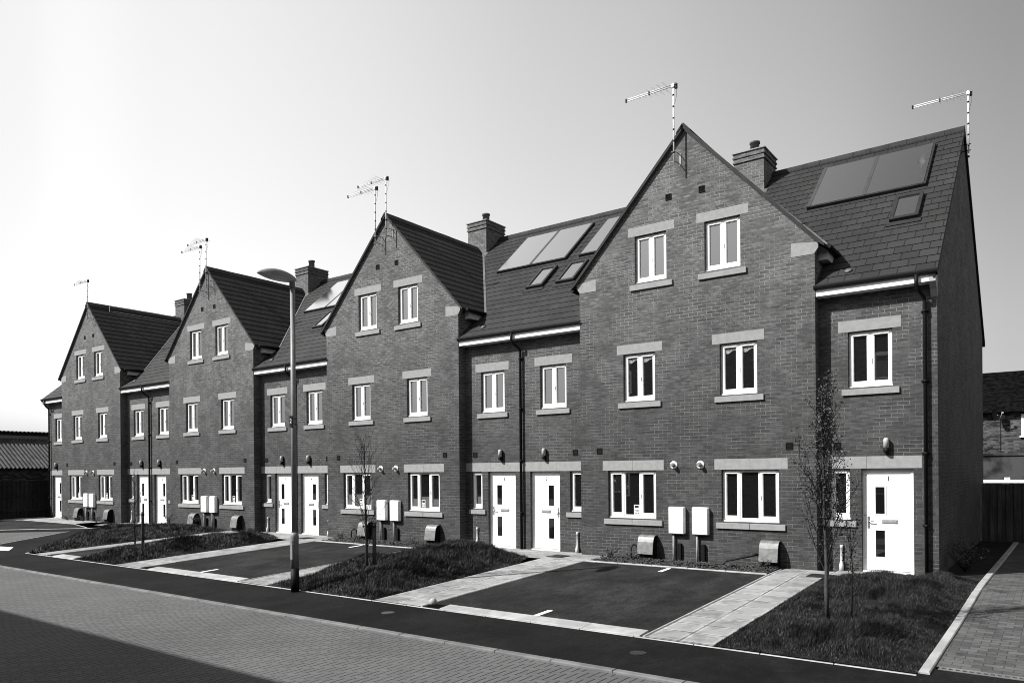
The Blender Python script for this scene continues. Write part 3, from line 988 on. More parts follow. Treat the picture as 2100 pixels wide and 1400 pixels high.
    q = [on_roof(ku0+.07,ky0+.07,.075),on_roof(ku1-.07,ky0+.07,.075),on_roof(ku1-.07,ky1-.06,.075),on_roof(ku0+.07,ky1-.06,.075)]
    pb.face(q if right else q[::-1])
    pb.build('pane', M['skyglass'], ko)
    pb = MB()
    slab_on_roof(pb, ku0-.06, ku1+.06, ky0-.13, ky0, .018, .026)
    pb.build('lead_apron', M['ridge'], ko)
    if right:
        vb = MB()
        c = on_roof(3.53 if end else 3.6, .33, .02)
        vb.tube([c, c+RN*.015, c+RN*.03], [.085,.07,.02], 14)
        vb.build('roof_vent', M['lead'], root)
    # air bricks
    for u, z, yw in ((.42,8.74,0.),(2.37,2.685,0.),(3.28,2.675,REC)):
        vb = MB(); x = X(u)
        vb.ring(x-.075, x+.075, z-.075, z+.075, .018, yw-.016, yw+.01)
        for i in range(6):
            zz = z-.052+i*.0205
            vb.prism_x([(yw-.013,zz-.008),(yw-.002,zz+.008),(yw+.002,zz+.008),(yw-.009,zz-.010)], x-.057, x+.057)
        vb.box(x-.057, x+.057, yw-.003, yw+.01, z-.057, z+.057)
        vb.build('air_vent', M['dark'], root)
    # lamp by the door
    x = X(4.25); z = 2.66
    lb = MB(); lb.tube([(x,REC-.075,z-.15),(x,REC-.075,z-.145),(x,REC-.075,z-.05)], [.045,.056,.056], 14)
    lb.box(x-.04, x+.04, REC-.04, REC-.001, z-.16, z+.13)
    lo = lb.build('wall_light', M['black'], root)
    lb = MB(); lb.tube([(x,REC-.075,z-.05),(x,REC-.075,z+.10),(x,REC-.075,z+.13),(x,REC-.075,z+.15)], [.056,.056,.05,.03], 14)
    lb.build('lamp_shade', M['shade'], lo)
    # boiler flue
    x = X(.335); z = 2.305
    fb = MB(); fb.tube([(x,.0,z),(x,-.02,z),(x,-.03,z)], [.095,.095,.075], 20)
    fo = fb.build('boiler_flue', M['white'], root)
    fb = MB(); fb.tube([(x,-.03,z),(x,-.13,z)], .05, 16); fb.tube([(x,-.131,z),(x,-.155,z)], .036, 12)
    fb.build('flue_pipe', M['galv'], fo)
    # electricity meter box
    x0 = xc+.155 if right else xc-.435
    bb = MB(); bb.cbox(x0, x0+.39, -.125, -.001, .665, 1.31, .018)
    bb.cbox(x0+.014, x0+.376, -.137, -.1255, .68, 1.295, .005)
    bb.tube([(x0+.33,-.136,.98),(x0+.33,-.142,.98)], .012, 8)
    bo = bb.build('meter_box', M['doorwhite'], root)
    px_ = x0+.10
    pb = MB(); pb.tube([(px_,-.055,.664),(px_,-.055,-.02)], .024, 10)
    pb.build('conduit', M['stone'], bo)
    pb = MB(); pb.box(px_+.095, px_+.185, -.07, -.002, .06, .44)
    pb.build('cable_cover', M['black'], bo)
    # semi-concealed gas meter box with its curved lid
    gc = X(1.97) if right else X(.99)
    bb = MB(); bb.prism_x([(-.002,-.05),(-.21,-.05),(-.20,.30),(-.14,.545),(-.002,.575)], gc-.19, gc+.19)
    bo = bb.build('gas_meter_box', M['black'], root)
    lb = MB()
    pr = [(-.003,.61),(-.07,.612),(-.13,.598),(-.18,.562),(-.215,.51),(-.235,.45),(-.285,.16)]
    inn = [(a+.012,b-.014) for a, b in pr]
    for i in range(len(pr)-1):
        lb.face([(gc-.205,*pr[i+1]),(gc+.205,*pr[i+1]),(gc+.205,*pr[i]),(gc-.205,*pr[i])], 0, smooth=True)
        lb.face([(gc-.205,*inn[i]),(gc+.205,*inn[i]),(gc+.205,*inn[i+1]),(gc-.205,*inn[i+1])], 0)
        lb.face([(gc+.205,*pr[i]),(gc+.205,*pr[i+1]),(gc+.205,*inn[i+1]),(gc+.205,*inn[i])], 0)
        lb.face([(gc-.205,*pr[i+1]),(gc-.205,*pr[i]),(gc-.205,*inn[i]),(gc-.205,*inn[i+1])], 0)
    lb.face([(gc-.205,*inn[-1]),(gc+.205,*inn[-1]),(gc+.205,*pr[-1]),(gc-.205,*pr[-1])], 0)
    lb.tube([(gc+.01,-.283,.20),(gc+.01,-.289,.20)], .009, 8, mi=1)
    lb.build('lid', [M['lid'], M['black']], bo)
    # pale duct cover beside the door
    x = X(3.36 if right else 3.22)
    cb = MB(); yc = REC-.03
    cb.tube([(x,yc,.56),(x,yc,.50),(x,yc,.495),(x,yc,.22),(x,yc-.02,.14),(x,yc-.03,.0)], [.034,.034,.026,.026,.045,.047], 12)
    cb.build('duct_cover', M['palegrey'], root)
    # spots for the signs stood in the ground floor windows
    a, b = xr(*G1)
    signs.append((num, a+.026+(b-a-.052)*.305, a+.026+(b-a-.052)*.665))

for i in range(1, 9): house(i)

# ------------------------------------------------------------------ for sale cards behind the window glass
SIGN_LABEL = {
 2: 'white for sale card standing in the ground floor window of house number 2',
 3: 'white for sale card in the window left of the curved gas box, house number 3',
 4: 'white for sale card in the window behind the bare tree, house number 4',
 5: 'white for sale card in the ground floor window nearest the lamp post, house number 5',
 6: 'white for sale card in the left window of the third gable from the right',
 7: 'white for sale card in the right window of the farthest gable',
 8: 'white for sale card in the left window of the farthest gable',
}
for num, a, b in signs:
    if num == 1: continue
    x = b-.125 if num % 2 == 0 else a+.15
    if num == 5: x = (a+b)/2
    y = .085+.018
    t = thing('for_sale_sign', SIGN_LABEL[num], 'sign', (x, y, 1.085), 'for sale cards in the windows')
    mb = MB(); mb.box(x-.075, x+.075, y, y+.004, 1.085, 1.33); mb.build('card', M['paper'], t)
    mb = MB(); mb.box(x-.055, x+.055, y-.0015, y-.0002, 1.255, 1.31); mb.build('logo_block', M['ink'], t)
    lettering('lettering', 'FOR\nSALE', .062, (x, y-.001, 1.15), M['ink'], t)

# ------------------------------------------------------------------ television aerials
def aerial(x, y, z0, z1, label, wall_y=0., side=False):
    t = thing('tv_aerial', label, 'aerial', (x, y, z0), 'television aerials on the gables')
    mb = MB()
    mb.tube([(x,y,z0),(x,y,z1)], .019, 8)
    for i in range(6):
        z = z1-.30-.27*i
        mb.tube([(x,y,z),(x,y,z+.04)], .0225, 8, 1)
    mb.build('mast', [M['alu'], M['black']], t)
    mb = MB()
    L = 1.22; zb = z1-.06
    mb.tube([(x+.10,y-.03,zb+.02),(x-L,y-.03,zb+.02)], .0115, 6); mb.tube([(x+.04,y-.03,zb-.025),(x-L,y-.03,zb-.025)], .0115, 6)
    mb.box(x-.035, x+.035, y-.045, y-.012, zb-.04, zb+.035)
    for i in range(16):
        f = i/15; l = .27*(1-f)**1.2+.05
        xx = x-.10-(L-.14)*f
        mb.tube([(xx,y-.03-(l if i % 2 else .0),zb+.02),(xx,y-.03+(0 if i % 2 else l),zb+.02)], .0026, 4, 2)
        mb.tube([(xx-.01,y-.03-(0 if i % 2 else l),zb-.025),(xx-.01,y-.03+(l if i % 2 else .0),zb-.025)], .0026, 4, 2)
    mb.box(x-L-.02, x-L+.015, y-.05, y-.01, zb-.045, zb+.04, 1); mb.box(x-L*.5-.012, x-L*.5+.012, y-.05, y-.01, zb-.045, zb+.04, 1)
    bo = mb.build('boom', [M['alu'], M['black'], M['steel']], t)
    mb = MB()
    mb.box(x+.03, x+.085, y-.02, y+.05, zb-.07, zb+.05)
    mb.tube([(x+.06,y+.04,zb-.06),(x+.06,y+.05,zb-.22),(x+.022,y+.02,zb-.42)], .004, 5)
    mb.build('clamp', M['black'], bo)
    mb = MB()
    if side:
        for z in (z0+.06, z0+.22):
            mb.tube([(x-.16,y,z),(x+.05,y,z)], .012, 6)
        mb.box(x-.157, x-.142, y-.03, y+.03, z0+.02, z0+.28)
    else:
        for z in (z0+.07, z0+.30):
            mb.tube([(x+.05,wall_y-.01,z),(x+.05,y+.04,z),(x-.05,y-.025,z)], .011, 6)
        mb.box(x+.03, x+.07, wall_y-.012, wall_y-.001, z0+.04, z0+.33)
    mb.build('bracket', M['lid'] if not side else M['black'], t)
aerial(-5.34, -.25, 9.37, 11.29, 'tall aerial on the nearest pointed gable')
aerial(-14.95, -.25, 9.48, 11.40, 'taller aerial at the peak of the second gable from the right')
aerial(-15.43, -.25, 9.34, 11.20, 'lower left aerial on the second gable from the right')
aerial(-24.90, -.25, 9.44, 11.38, 'taller aerial at the peak of the third gable from the right')
aerial(-25.34, -.25, 9.32, 11.18, 'lower left aerial on the third gable from the right')
aerial(-34.76, -.25, 9.45, 11.32, 'aerial on the farthest gable of the row')
aerial(.16, 4.95, 9.98, 11.52, 'aerial on the end wall at the right edge of the terrace', side=True)
aerial(-33.2, 7.2, 9.6, 12.0, 'distant aerial showing just above the farthest roof ridge')

# ------------------------------------------------------------------ street lamp
LX, LY = -10.74, -7.02
t = thing('street_lamp', 'tall grey street lamp post with flat oval head on the footway edge', 'street lamp', (LX, LY, -.26))
mb = MB(); mb.tube([(LX,LY,.97),(LX,LY,6.02)], [.056,.050], 18); mb.build('column', M['lamppaint'], t)
mb = MB(); mb.tube([(LX,LY,.23),(LX,LY,.86),(LX,LY,.885),(LX,LY,.93),(LX,LY,.97)], [.083,.083,.088,.080,.058], 20)
sl = mb.build('sleeve', M['lamppaint'], t)
mb = MB(); mb.box(LX-.035, LX+.035, LY-.087, LY-.078, .42, .74); mb.tube([(LX+.02,LY-.082,.79),(LX+.02,LY-.09,.79)], .012, 8)
mb.build('access_door', M['lamppaint'], sl)
mb = MB(); mb.tube([(LX,LY,-.27),(LX,LY,.23)], .0845, 20); mb.build('painted_band', M['black'], t)
mb = MB()
prof = [(.0,.0),(.06,.05),(.14,.105),(.30,.15),(.46,.165),(.62,.15),(.74,.115),(.82,.06),(.86,.0)]
NS = 14; rows = []
zb0 = 6.12
for i in range(27):
    f = i/26; yy = -.02-f*.86
    wv = .155*math.sin(math.pi*min(1, max(0, .10+f*.87)))**.55
    hv = .175*math.sin(math.pi*min(1, max(0, .16+f*.82)))**.7
    rows.append((yy, wv, hv))
base = []
for yy, wv, hv in rows:
    base.append([(LX+wv*math.cos(math.pi*j/NS), LY+yy+.06, zb0+.02*(-yy)+hv*math.sin(math.pi*j/NS)) for j in range(NS+1)])
for i in range(len(base)-1):
    for j in range(NS):
        mb.face([base[i][j], base[i][j+1], base[i+1][j+1], base[i+1][j]][::-1], 0, smooth=True)
mb.face([base[0][j] for j in range(NS+1)][::-1]); mb.face([base[-1][j] for j in range(NS+1)])
mb.tube([(LX,LY,5.98),(LX,LY,6.12),(LX,LY-.03,6.19)], [.064,.064,.06], 16)
hd = mb.build('lamp_head', M['lamppaint'], t)
mb = MB()
for i in range(len(rows)-1):
    (ya_,wa,ha),(yb_,wb_,hb_) = rows[i],rows[i+1]
    za, zb_ = zb0+.02*(-ya_), zb0+.02*(-yb_)
    fa = .055*abs(math.sin(math.pi*i/26))**.7; fb_ = .055*abs(math.sin(math.pi*(i+1)/26))**.7
    for j in range(8):
        c0, c1 = math.cos(math.pi*j/8), math.cos(math.pi*(j+1)/8); s0, s1 = math.sin(math.pi*j/8), math.sin(math.pi*(j+1)/8)
        mb.face([(LX+wa*c0*.97,LY+ya_+.06,za-fa*s0),(LX+wa*c1*.97,LY+ya_+.06,za-fa*s1),(LX+wb_*c1*.97,LY+yb_+.06,zb_-fb_*s1),(LX+wb_*c0*.97,LY+yb_+.06,zb_-fb_*s0)], smooth=True)
mb.build('lamp_bowl', M['shade'], hd)
nb = MB(); nb.box(LX-.045, LX+.045, LY-.068, LY-.058, 3.13, 3.36); nb.box(LX+.05, LX+.12, LY-.01, LY+.01, 3.18, 3.195); nb.box(LX+.05, LX+.12, LY-.01, LY+.01, 3.29, 3.305)
no = nb.build('number_plate', M['black'], t)
lettering('plate_number', '2', .12, (LX, LY-.069, 3.25), M['paper'], no)

# ------------------------------------------------------------------ covers, grate, ball, channel drain
def disc_cover(x, y, label, mat):
    mb = MB(); z = G(y)+.004
    mb.tube([(x,y,z-.02),(x,y,z+.004)], .115, 28, smooth=False); mb.tube([(x,y,z+.004),(x,y,z+.006)], .095, 28, smooth=False)
    tag(mb.build('manhole_cover', mat), label, 'manhole cover', 'round covers in the footway')
disc_cover(-7.47, -7.57, 'round metal cover in the footway near the pale ball and path', M['cover'])
disc_cover(-2.58, -7.72, 'round metal cover in the footway in front of the right hand path', M['iron'])
def mat_cover(x0, x1, y0, y1, label):
    mb = MB(); z = .016
    mb.ring(x0, x1, 0, 1, .03, 0, 1) if False else None
    mb.box(x0, x1, y0, y1, z-.01, z+.008)
    for i in range(9):
        xx = x0+(x1-x0)*(i+.5)/9
        mb.box(xx-.008, xx+.008, y0+.02, y1-.02, z+.008, z+.012)
    tag(mb.build('drain_cover', M['iron']), label, 'drain cover', 'dark square covers by the doors')
mat_cover(-2.2, -1.75, -1.05, -.6, 'dark square drain cover on the paving by the leafy tree')
mat_cover(-8.6, -8.15, -.95, -.45, 'dark square drain cover in front of door number 2')
mat_cover(-18.6, -18.15, -.95, -.45, 'dark square drain cover in front of door number 4')
for x, lab in ((-7.33,'slotted gully grate beside the pale ball at the bay corner'),(-17.33,'slotted gully grate at the bay corner left of the lamp post')):
    mb = MB()
    z0 = G(-6.7)+.006
    mb.box(x+.01, x+.42, -6.86, -6.56, z0-.03, z0)
    for i in range(7):
        xx = x+.05+i*.055
        mb.box(xx, xx+.02, -6.83, -6.59, z0, z0+.012)
    tag(mb.build('gully_grate', M['black']), lab, 'drain grate', 'gully grates at the bay corners')
bm_v = MB()
bx, by, br_ = -7.17, -6.74, .07
bz = G(by)+.018+br_
N1, N2 = 10, 18
for i in range(N1):
    for j in range(N2):
        q = []
        for a, b in ((i,j),(i,j+1),(i+1,j+1),(i+1,j)):
            th, ph = math.pi*a/N1, 2*math.pi*b/N2
            q.append((bx+br_*math.sin(th)*math.cos(ph), by+br_*math.sin(th)*math.sin(ph), bz-br_*math.cos(th)))
        bm_v.face(q[::-1], smooth=True)
tag(bm_v.build('ball', M['greyboard']), 'small pale ball lying on the dark grate at the bay corner', 'ball')
mb = MB()
zc = G(-6.44)
mb.prism_x([(-6.53,G(-6.53)-.03),(-6.53,G(-6.53)+.008),(-6.50,G(-6.5)+.010),(-6.50,G(-6.5)-.03)], .79, 7.5)
mb.prism_x([(-6.43,G(-6.43)-.03),(-6.43,G(-6.43)+.008),(-6.40,G(-6.4)+.010),(-6.40,G(-6.4)-.03)], .79, 7.5)
n = 95
for i in range(n):
    xx = .80+i*.0705
    mb.prism_x([(-6.499,G(-6.499)-.03),(-6.499,G(-6.499)+.007),(-6.431,G(-6.431)+.007),(-6.431,G(-6.431)-.03)], xx, xx+.030)
mb.prism_x([(-6.498,G(-6.498)-.03),(-6.498,G(-6.498)-.001),(-6.432,G(-6.432)-.001),(-6.432,G(-6.432)-.03)], .791, 7.49, 1)
tag(mb.build('channel_drain', [M['kerbdark'], M['black']]), 'slotted channel drain across the foot of the paved driveway', 'drain')

# ------------------------------------------------------------------ grass banks
def smooth(t): t = np.clip(t, 0, 1); return t*t*(3-2*t)
def vnoise(x, y, seed):
    r = np.random.RandomState(seed); tot = 0
    for o_ in range(4):
        a, b, c, d = r.uniform(-1, 1, 4)*2.0*(1.7**o_); p, q = r.uniform(0, 6, 2)
        tot = tot+(np.sin(a*x+b*y+p)*np.sin(c*x+d*y+q))/(1.4**o_)
    return tot/2.2
def edge_dist(poly, x, y):
    d = np.full(x.shape, 1e9); ins = np.zeros(x.shape, bool)
    n = len(poly)
    for i in range(n):
        (ax, ay), (bx_, by_) = poly[i], poly[(i+1) % n]
        ex, ey = bx_-ax, by_-ay
        t = np.clip(((x-ax)*ex+(y-ay)*ey)/(ex*ex+ey*ey), 0, 1)
        d = np.minimum(d, np.hypot(x-ax-t*ex, y-ay-t*ey))
        c = ((ay > y) != (by_ > y)) & (x < (bx_-ax)*(y-ay)/((by_-ay) if by_ != ay else 1e-9)+ax)
        ins ^= c
    return np.where(ins, d, -d)
def Gv(y): return np.interp(y, GY, GZ)
beds = [
 # polygon, mound height, ramp width, seed, blades per m2, blade length
 ([(-1.86,-6.84),(.60,-6.84),(.655,-4.0),(.71,.28),(.02,.28),(-.26,.28),(-.30,-.42),(-1.45,-.55),(-1.86,-1.7)], .13, .7, 3, 10500, .115),
 ([(-11.9,-6.85),(-8.62,-6.85),(-8.62,-2.2),(-8.95,-1.25),(-10.2,-.62),(-12.2,-.5),(-12.2,-1.3),(-11.9,-1.5)], .36, 1.3, 5, 6500, .115),
 ([(-21.0,-6.86),(-18.64,-6.86),(-18.64,-2.3),(-19.2,-1.2),(-20.4,-.6),(-22.2,-.5),(-22.2,-.9),(-21.0,-1.6)], .29, 1.1, 9, 3200, .12),
 ([(-24.3,-6.8),(-23.66,-6.4),(-23.66,-.1),(-28.0,-.1),(-28.2,-1.1),(-29.9,-1.2),(-30.3,-1.7),(-29.9,-2.5)], .20, 1.2, 11, 2000, .12),
]
def bed_h(bi, x, y):
    poly, H, W, seed, _, _ = beds[bi]
    d = edge_dist(poly, x, y)
    h = H*smooth(d/W)*(1+.35*vnoise(x, y, seed))
    h = h+.022*vnoise(x*3.2, y*3.2, seed+1)*smooth(d/.3)
    return Gv(y)+.012+h, d
gr = MB()
for bi, (poly, H, W, seed, dens, bl) in enumerate(beds):
    px = [p[0] for p in poly]; py = [p[1] for p in poly]
    st = .11
    nx = int((max(px)-min(px))/st)+2; ny = int((max(py)-min(py))/st)+2
    xs = np.linspace(min(px), max(px), nx); ys = np.linspace(min(py), max(py), ny)
    XX, YY = np.meshgrid(xs, ys)
    HH, DD = bed_h(bi, XX, YY)
    for j in range(ny-1):
        for i in range(nx-1):
            if min(DD[j,i],DD[j,i+1],DD[j+1,i+1],DD[j+1,i]) > -.02:
                gr.face([(XX[a,b],YY[a,b],HH[a,b]) for a, b in ((j,i),(j,i+1),(j+1,i+1),(j+1,i))], smooth=True)
    if bi == 0: pass
struct('grass_bank', gr, M['soil'])

rs = np.random.RandomState(12)
V = []; NF = 0
vb_, fb_i, fmat = [], [], []
base_i = 0
for bi, (poly, H, W, seed, dens, bl) in enumerate(beds):
    px = np.array([p[0] for p in poly]); py = np.array([p[1] for p in poly])
    n = int((px.max()-px.min())*(py.max()-py.min())*dens)
    x = rs.uniform(px.min(), px.max(), n); y = rs.uniform(py.min(), py.max(), n)
    z, d = bed_h(bi, x, y)
    clump = vnoise(x*1.7, y*1.7, seed+4)
    keep = (d > -.015) & (rs.rand(n) < np.clip(.75+.55*clump+.0, .25, 1)) & (rs.rand(n) < np.clip(.7+d/.4, .2, 1))
    x, y, z, d, clump = x[keep], y[keep], z[keep], d[keep], clump[keep]
    n = len(x)
    cl2 = vnoise(x*4.3, y*4.3, seed+14)
    ln = bl*(rs.uniform(.4, 1.25, n))*np.clip(.5+d/.6, .3, 1.)*np.clip(1+.55*clump+.5*cl2, .25, 1.9)
    if bi == 0: ln = ln*np.clip(1.05-.72*smooth((x+.15)/.7), .33, 1)*np.clip(.40+(y+6.84)/.55, .4, 1)
    ln = np.maximum(ln, rs.uniform(.03, .055, n))
    wd = rs.uniform(.0018, .0042, n)*(1+ .8*(bi >= 2)+.35*(bi == 1))
    lean_dir = 1.0+3.2*vnoise(x*1.6, y*1.6, seed+7)+rs.normal(0, .7, n)
    lean = np.clip(.62+.55*vnoise(x*2.3, y*2.3, seed+9)+rs.normal(0, .28, n), .05, 1.3)
    dx, dy = np.cos(lean_dir), np.sin(lean_dir)
    yaw_ = rs.uniform(0, 6.28, n); sx, sy = np.cos(yaw_), np.sin(yaw_)
    P0 = np.stack([x, y, z-.01], 1)
    S_ = np.stack([sx, sy, np.zeros(n)], 1)*wd[:, None]
    m1 = P0+np.stack([dx*ln*.22*lean, dy*ln*.22*lean, ln*.52], 1)
    drop = np.clip(1-.42*lean**2, .35, 1)
    tp = P0+np.stack([dx*ln*.78*lean, dy*ln*.78*lean, ln*drop], 1)
    vv = np.stack([P0-S_, P0+S_, m1+S_*.75, m1-S_*.75, tp], 1).reshape(-1, 3)
    vb_.append(vv)
    idx = base_i+np.arange(n)*5
    quads = np.stack([idx, idx+1, idx+2, idx+3], 1); tris = np.stack([idx+3, idx+2, idx+4], 1)
    fb_i.append((quads, tris)); base_i += n*5
vv = np.concatenate(vb_)
qd = np.concatenate([a for a, b in fb_i]); tr = np.concatenate([b for a, b in fb_i])
me = bpy.data.meshes.new('grass')
me.vertices.add(len(vv)); me.vertices.foreach_set('co', vv.astype(np.float32).ravel())
loops = np.concatenate([qd.ravel(), tr.ravel()]).astype(np.int32)
me.loops.add(len(loops)); me.loops.foreach_set('vertex_index', loops)
npoly = len(qd)+len(tr)
me.polygons.add(npoly)
starts = np.concatenate([np.arange(len(qd))*4, len(qd)*4+np.arange(len(tr))*3]).astype(np.int32)
me.polygons.foreach_set('loop_start', starts)
me.polygons.foreach_set('use_smooth', np.ones(npoly, bool))
me.update(calc_edges=True); me.validate()
me.materials.append(M['grass'])
go = bpy.data.objects.new('grass', me); C.objects.link(go)
tag(go, 'rough dark grass growing on the banks between the paths', 'grass', kind='stuff')

# ------------------------------------------------------------------ bark mulch along the foot of the gables
mb = MB(); r3 = random.Random(4)
for x0, x1 in ((-7.28,-2.98),(-17.28,-12.98)):
    sheet(mb, rect(x0, x1, -1.07, -.001), .006, 0)
    for _ in range(2600):
        x = r3.uniform(x0+.02, x1-.02); y = r3.uniform(-1.05, -.03)
        z = .012+.07*max(0, 1-abs(y+.5)/.55)*r3.random()
        l, w_ = r3.uniform(.02, .06), r3.uniform(.008, .02); a = r3.uniform(0, 3.14); tl = r3.uniform(-.5, .5)
        dx, dy = math.cos(a)*l, math.sin(a)*l; ex, ey = -math.sin(a)*w_, math.cos(a)*w_
        mb.face([(x-dx-ex,y-dy-ey,z-tl*l),(x+dx-ex,y+dy-ey,z+tl*l),(x+dx+ex,y+dy+ey,z+tl*l+.006),(x-dx+ex,y-dy+ey,z-tl*l+.006)], 1)
tag(mb.build('mulch', [M['soil'], M['mulch']]), 'dark bark mulch along the foot of the brick gables', 'mulch', kind='stuff')

def low_plant(x, y, z, h, spread, n, label, seed):
    r = random.Random(seed); mb = MB()
    t = thing('low_plant', label, 'plant', (x, y, z), 'low plants at the foot of the walls')
    sb = MB()
    for i in range(n):
        a = r.uniform(0, 6.28); sp = spread*r.uniform(.3, 1); hh = h*r.uniform(.5, 1)
        p = [Vector((x, y, z)), Vector((x+math.cos(a)*sp*.5, y+math.sin(a)*sp*.35, z+hh*.6)), Vector((x+math.cos(a)*sp, y+math.sin(a)*sp*.7, z+hh))]
        sb.tube(p, [.004,.003,.0015], 4)
        for j in range(7):
            f = r.uniform(.25, 1.); q = p[0].lerp(p[1], f*2) if f < .5 else p[1].lerp(p[2], f*2-1)
            d = Vector((r.uniform(-1,1), r.uniform(-1,1), r.uniform(-.3,.8))).normalized()*r.uniform(.04,.085)
            w_ = d.cross(Vector((r.uniform(-1,1), r.uniform(-1,1), r.uniform(-1,1)))).normalized()*.011
            mb.face([q, q+d*.5+w_, q+d, q+d*.5-w_])
    sb.build('stem', M['bark'], t); mb.build('foliage', M['leaf'], t)
low_plant(-6.95, -.55, .03, .33, .33, 16, 'low leafy plant in the bed at the left foot of the nearest gable', 1)
low_plant(-6.35, -.5, .03, .2, .3, 14, 'low plant left of the gas box under the nearest gable', 2)
low_plant(-3.2, -.45, .03, .24, .2, 8, 'small plant beside the right gas box of the nearest gable', 3)
low_plant(-16.9, -.5, .03, .26, .34, 15, 'low bushy plant at the left foot of the second gable', 4)
low_plant(-16.2, -.5, .03, .22, .3, 12, 'low plant by the black hose loop under the second gable', 5)
low_plant(-13.6, -.5, .03, .2, .3, 12, 'low plant near the right gas box of the second gable', 6)
low_plant(-25.4, -.45, .25, .36, .4, 16, 'weedy plant beside the meter boxes of the third gable', 7)
low_plant(-27.3, -.5, .2, .42, .5, 18, 'weedy plant in front of door six, on the grass bank', 8)
low_plant(-34.8, -.5, .03, .3, .5, 16, 'low plant under the meter boxes of the farthest gable', 9)
low_plant(-36.4, -.5, .03, .3, .5, 16, 'low plant under the left gas box of the farthest gable', 10)
low_plant(-33.3, -.6, .03, .3, .5, 16, 'low plant under the right gas box of the farthest gable', 11)
low_plant(.35, 1.2, .03, .55, .45, 30, 'dark shrub at the foot of the blank side wall', 12)
low_plant(.30, 2.6, .03, .6, .5, 30, 'dark shrub further back along the blank side wall', 13)

# loose bits by the walls
mb = MB(); mb.tube([(-6.52,-.30,.0),(-6.53,-.28,.30),(-6.50,-.22,.37),(-6.43,-.16,.33),(-6.40,-.14,.05)], .018, 8)
tag(mb.build('hose', M['black']), 'black hose loop standing left of the gas box on the nearest gable', 'hose')
mb = MB(); mb.tube([(-3.43,-.16,.28),(-3.50,-.20,.30),(-3.56,-.24,.27),(-4.05,-.52,.15),(-4.12,-.55,.07)], [.03,.035,.022,.018,.014], 8)
tag(mb.build('hose', M['black']), 'black bent pipe leaning from the right gas box to the mulch', 'hose')
mb = MB(); mb.tube([(-16.62,-.3,.0),(-16.62,-.28,.30),(-16.55,-.24,.38),(-16.48,-.2,.32),(-16.46,-.18,.0)], .018, 8)
tag(mb.build('hose', M['black']), 'black hose loop against the second gable behind the bare tree', 'hose')

# ------------------------------------------------------------------ young trees
def tree(name, label, x, y, z, H, seed, leaves, n_br, spread, trunk_r, bark, low=.25, extra=()):
    r = random.Random(seed)
    t = thing(name, label, 'tree', (x, y, z), 'young street trees on the grass banks')
    tb, cb = MB(), MB()
    lean = r.uniform(-.02, .02)
    P = [Vector((x+lean*H*f+r.uniform(-.012,.012), y+r.uniform(-.012,.012), z-.05+H*f)) for f in [i/8 for i in range(9)]]
    tb.tube(P, [trunk_r*(1-.93*(i/8))+.003 for i in range(9)], 8)
    tb.build('trunk', bark, t)
    def at(f):
        k_ = min(7, int(f*8)); return P[k_].lerp(P[k_+1], f*8-k_)
    tips = []
    def twig(p, d, L, rad, depth):
        n = 4; pts = [p]
        for i in range(n):
            d = (d+Vector((r.uniform(-.10,.10), r.uniform(-.10,.10), .05))).normalized()
            pts.append(pts[-1]+d*L/n)
        cb.tube(pts, [rad*(1-.8*i/n)+.0009 for i in range(n+1)], 4 if depth else 5, 0, cap=False)
        for i in range(1, n+1):
            tips.append((pts[i], d))
            if depth < 2 and r.random() < (.95 if depth == 0 else .62):
                a = r.uniform(0, 6.28)
                dd = (d+Vector((math.cos(a), math.sin(a), r.uniform(-.2,.5)))*.55).normalized()
                twig(pts[i], dd, L*r.uniform(.3,.55), rad*.55, depth+1)
    for i in range(n_br):
        f = low+(.97-low)*(i/n_br)**.9
        a = i*2.4+r.uniform(-.5, .5)
        el = r.uniform(1.04, 1.30)
        d = Vector((math.cos(a)*math.cos(el), math.sin(a)*math.cos(el), math.sin(el)))
        L = spread*r.uniform(.75, 1.2)*(1.05-.75*f)*3.0
        twig(at(f), d, L, trunk_r*.27*(1-.6*f)+.0012, 0)
    for (ox, oy, h2) in extra:
        pts = [Vector((x+ox, y+oy, z)), Vector((x+ox+.02, y+oy, z+h2*.5)), Vector((x+ox-.02, y+oy+.02, z+h2))]
        cb.tube(pts, [.012,.008,.003], 5, 0)
        for i in range(9): twig(pts[0].lerp(pts[2], .3+.07*i), Vector((r.uniform(-.4,.4), r.uniform(-.4,.4), 1)).normalized(), .35, .004, 1)
    if leaves:
        for p, d in tips:
            if r.random() > leaves: continue
            for _ in range(2):
                q = p+Vector((r.uniform(-.05,.05), r.uniform(-.05,.05), r.uniform(-.05,.04)))
                e1_ = Vector((r.uniform(-1,1), r.uniform(-1,1), r.uniform(-.9,.5))).normalized()
                e2_ = e1_.cross(Vector((r.uniform(-1,1), r.uniform(-1,1), r.uniform(-1,1)))).normalized()
                l = r.uniform(.022, .042); w_ = l*.36
                cb.face([q, q+e1_*l*.5+e2_*w_, q+e1_*l, q+e1_*l*.5-e2_*w_], 1)
    cb.build('crown', [M['bark'], M['leaf']], t)
    return t
tree('young_tree', 'slim young tree in small leaf on the grass bank before door number 1', -.79, -5.2, .0, 3.32, 21, .85, 30, .33, .031, M['barkpale'], .17, extra=((.28,.25,1.35),))
tree('young_tree', 'bare young tree tied to a stake, right of the lamp post', -10.06, -5.67, .03, 2.83, 8, 0, 26, .36, .032, M['bark'], .2)
tree('young_tree', 'thin bare young tree tied to a stake, left of the lamp post', -20.41, -5.41, .02, 2.32, 5, 0, 9, .26, .024, M['bark'], .3)
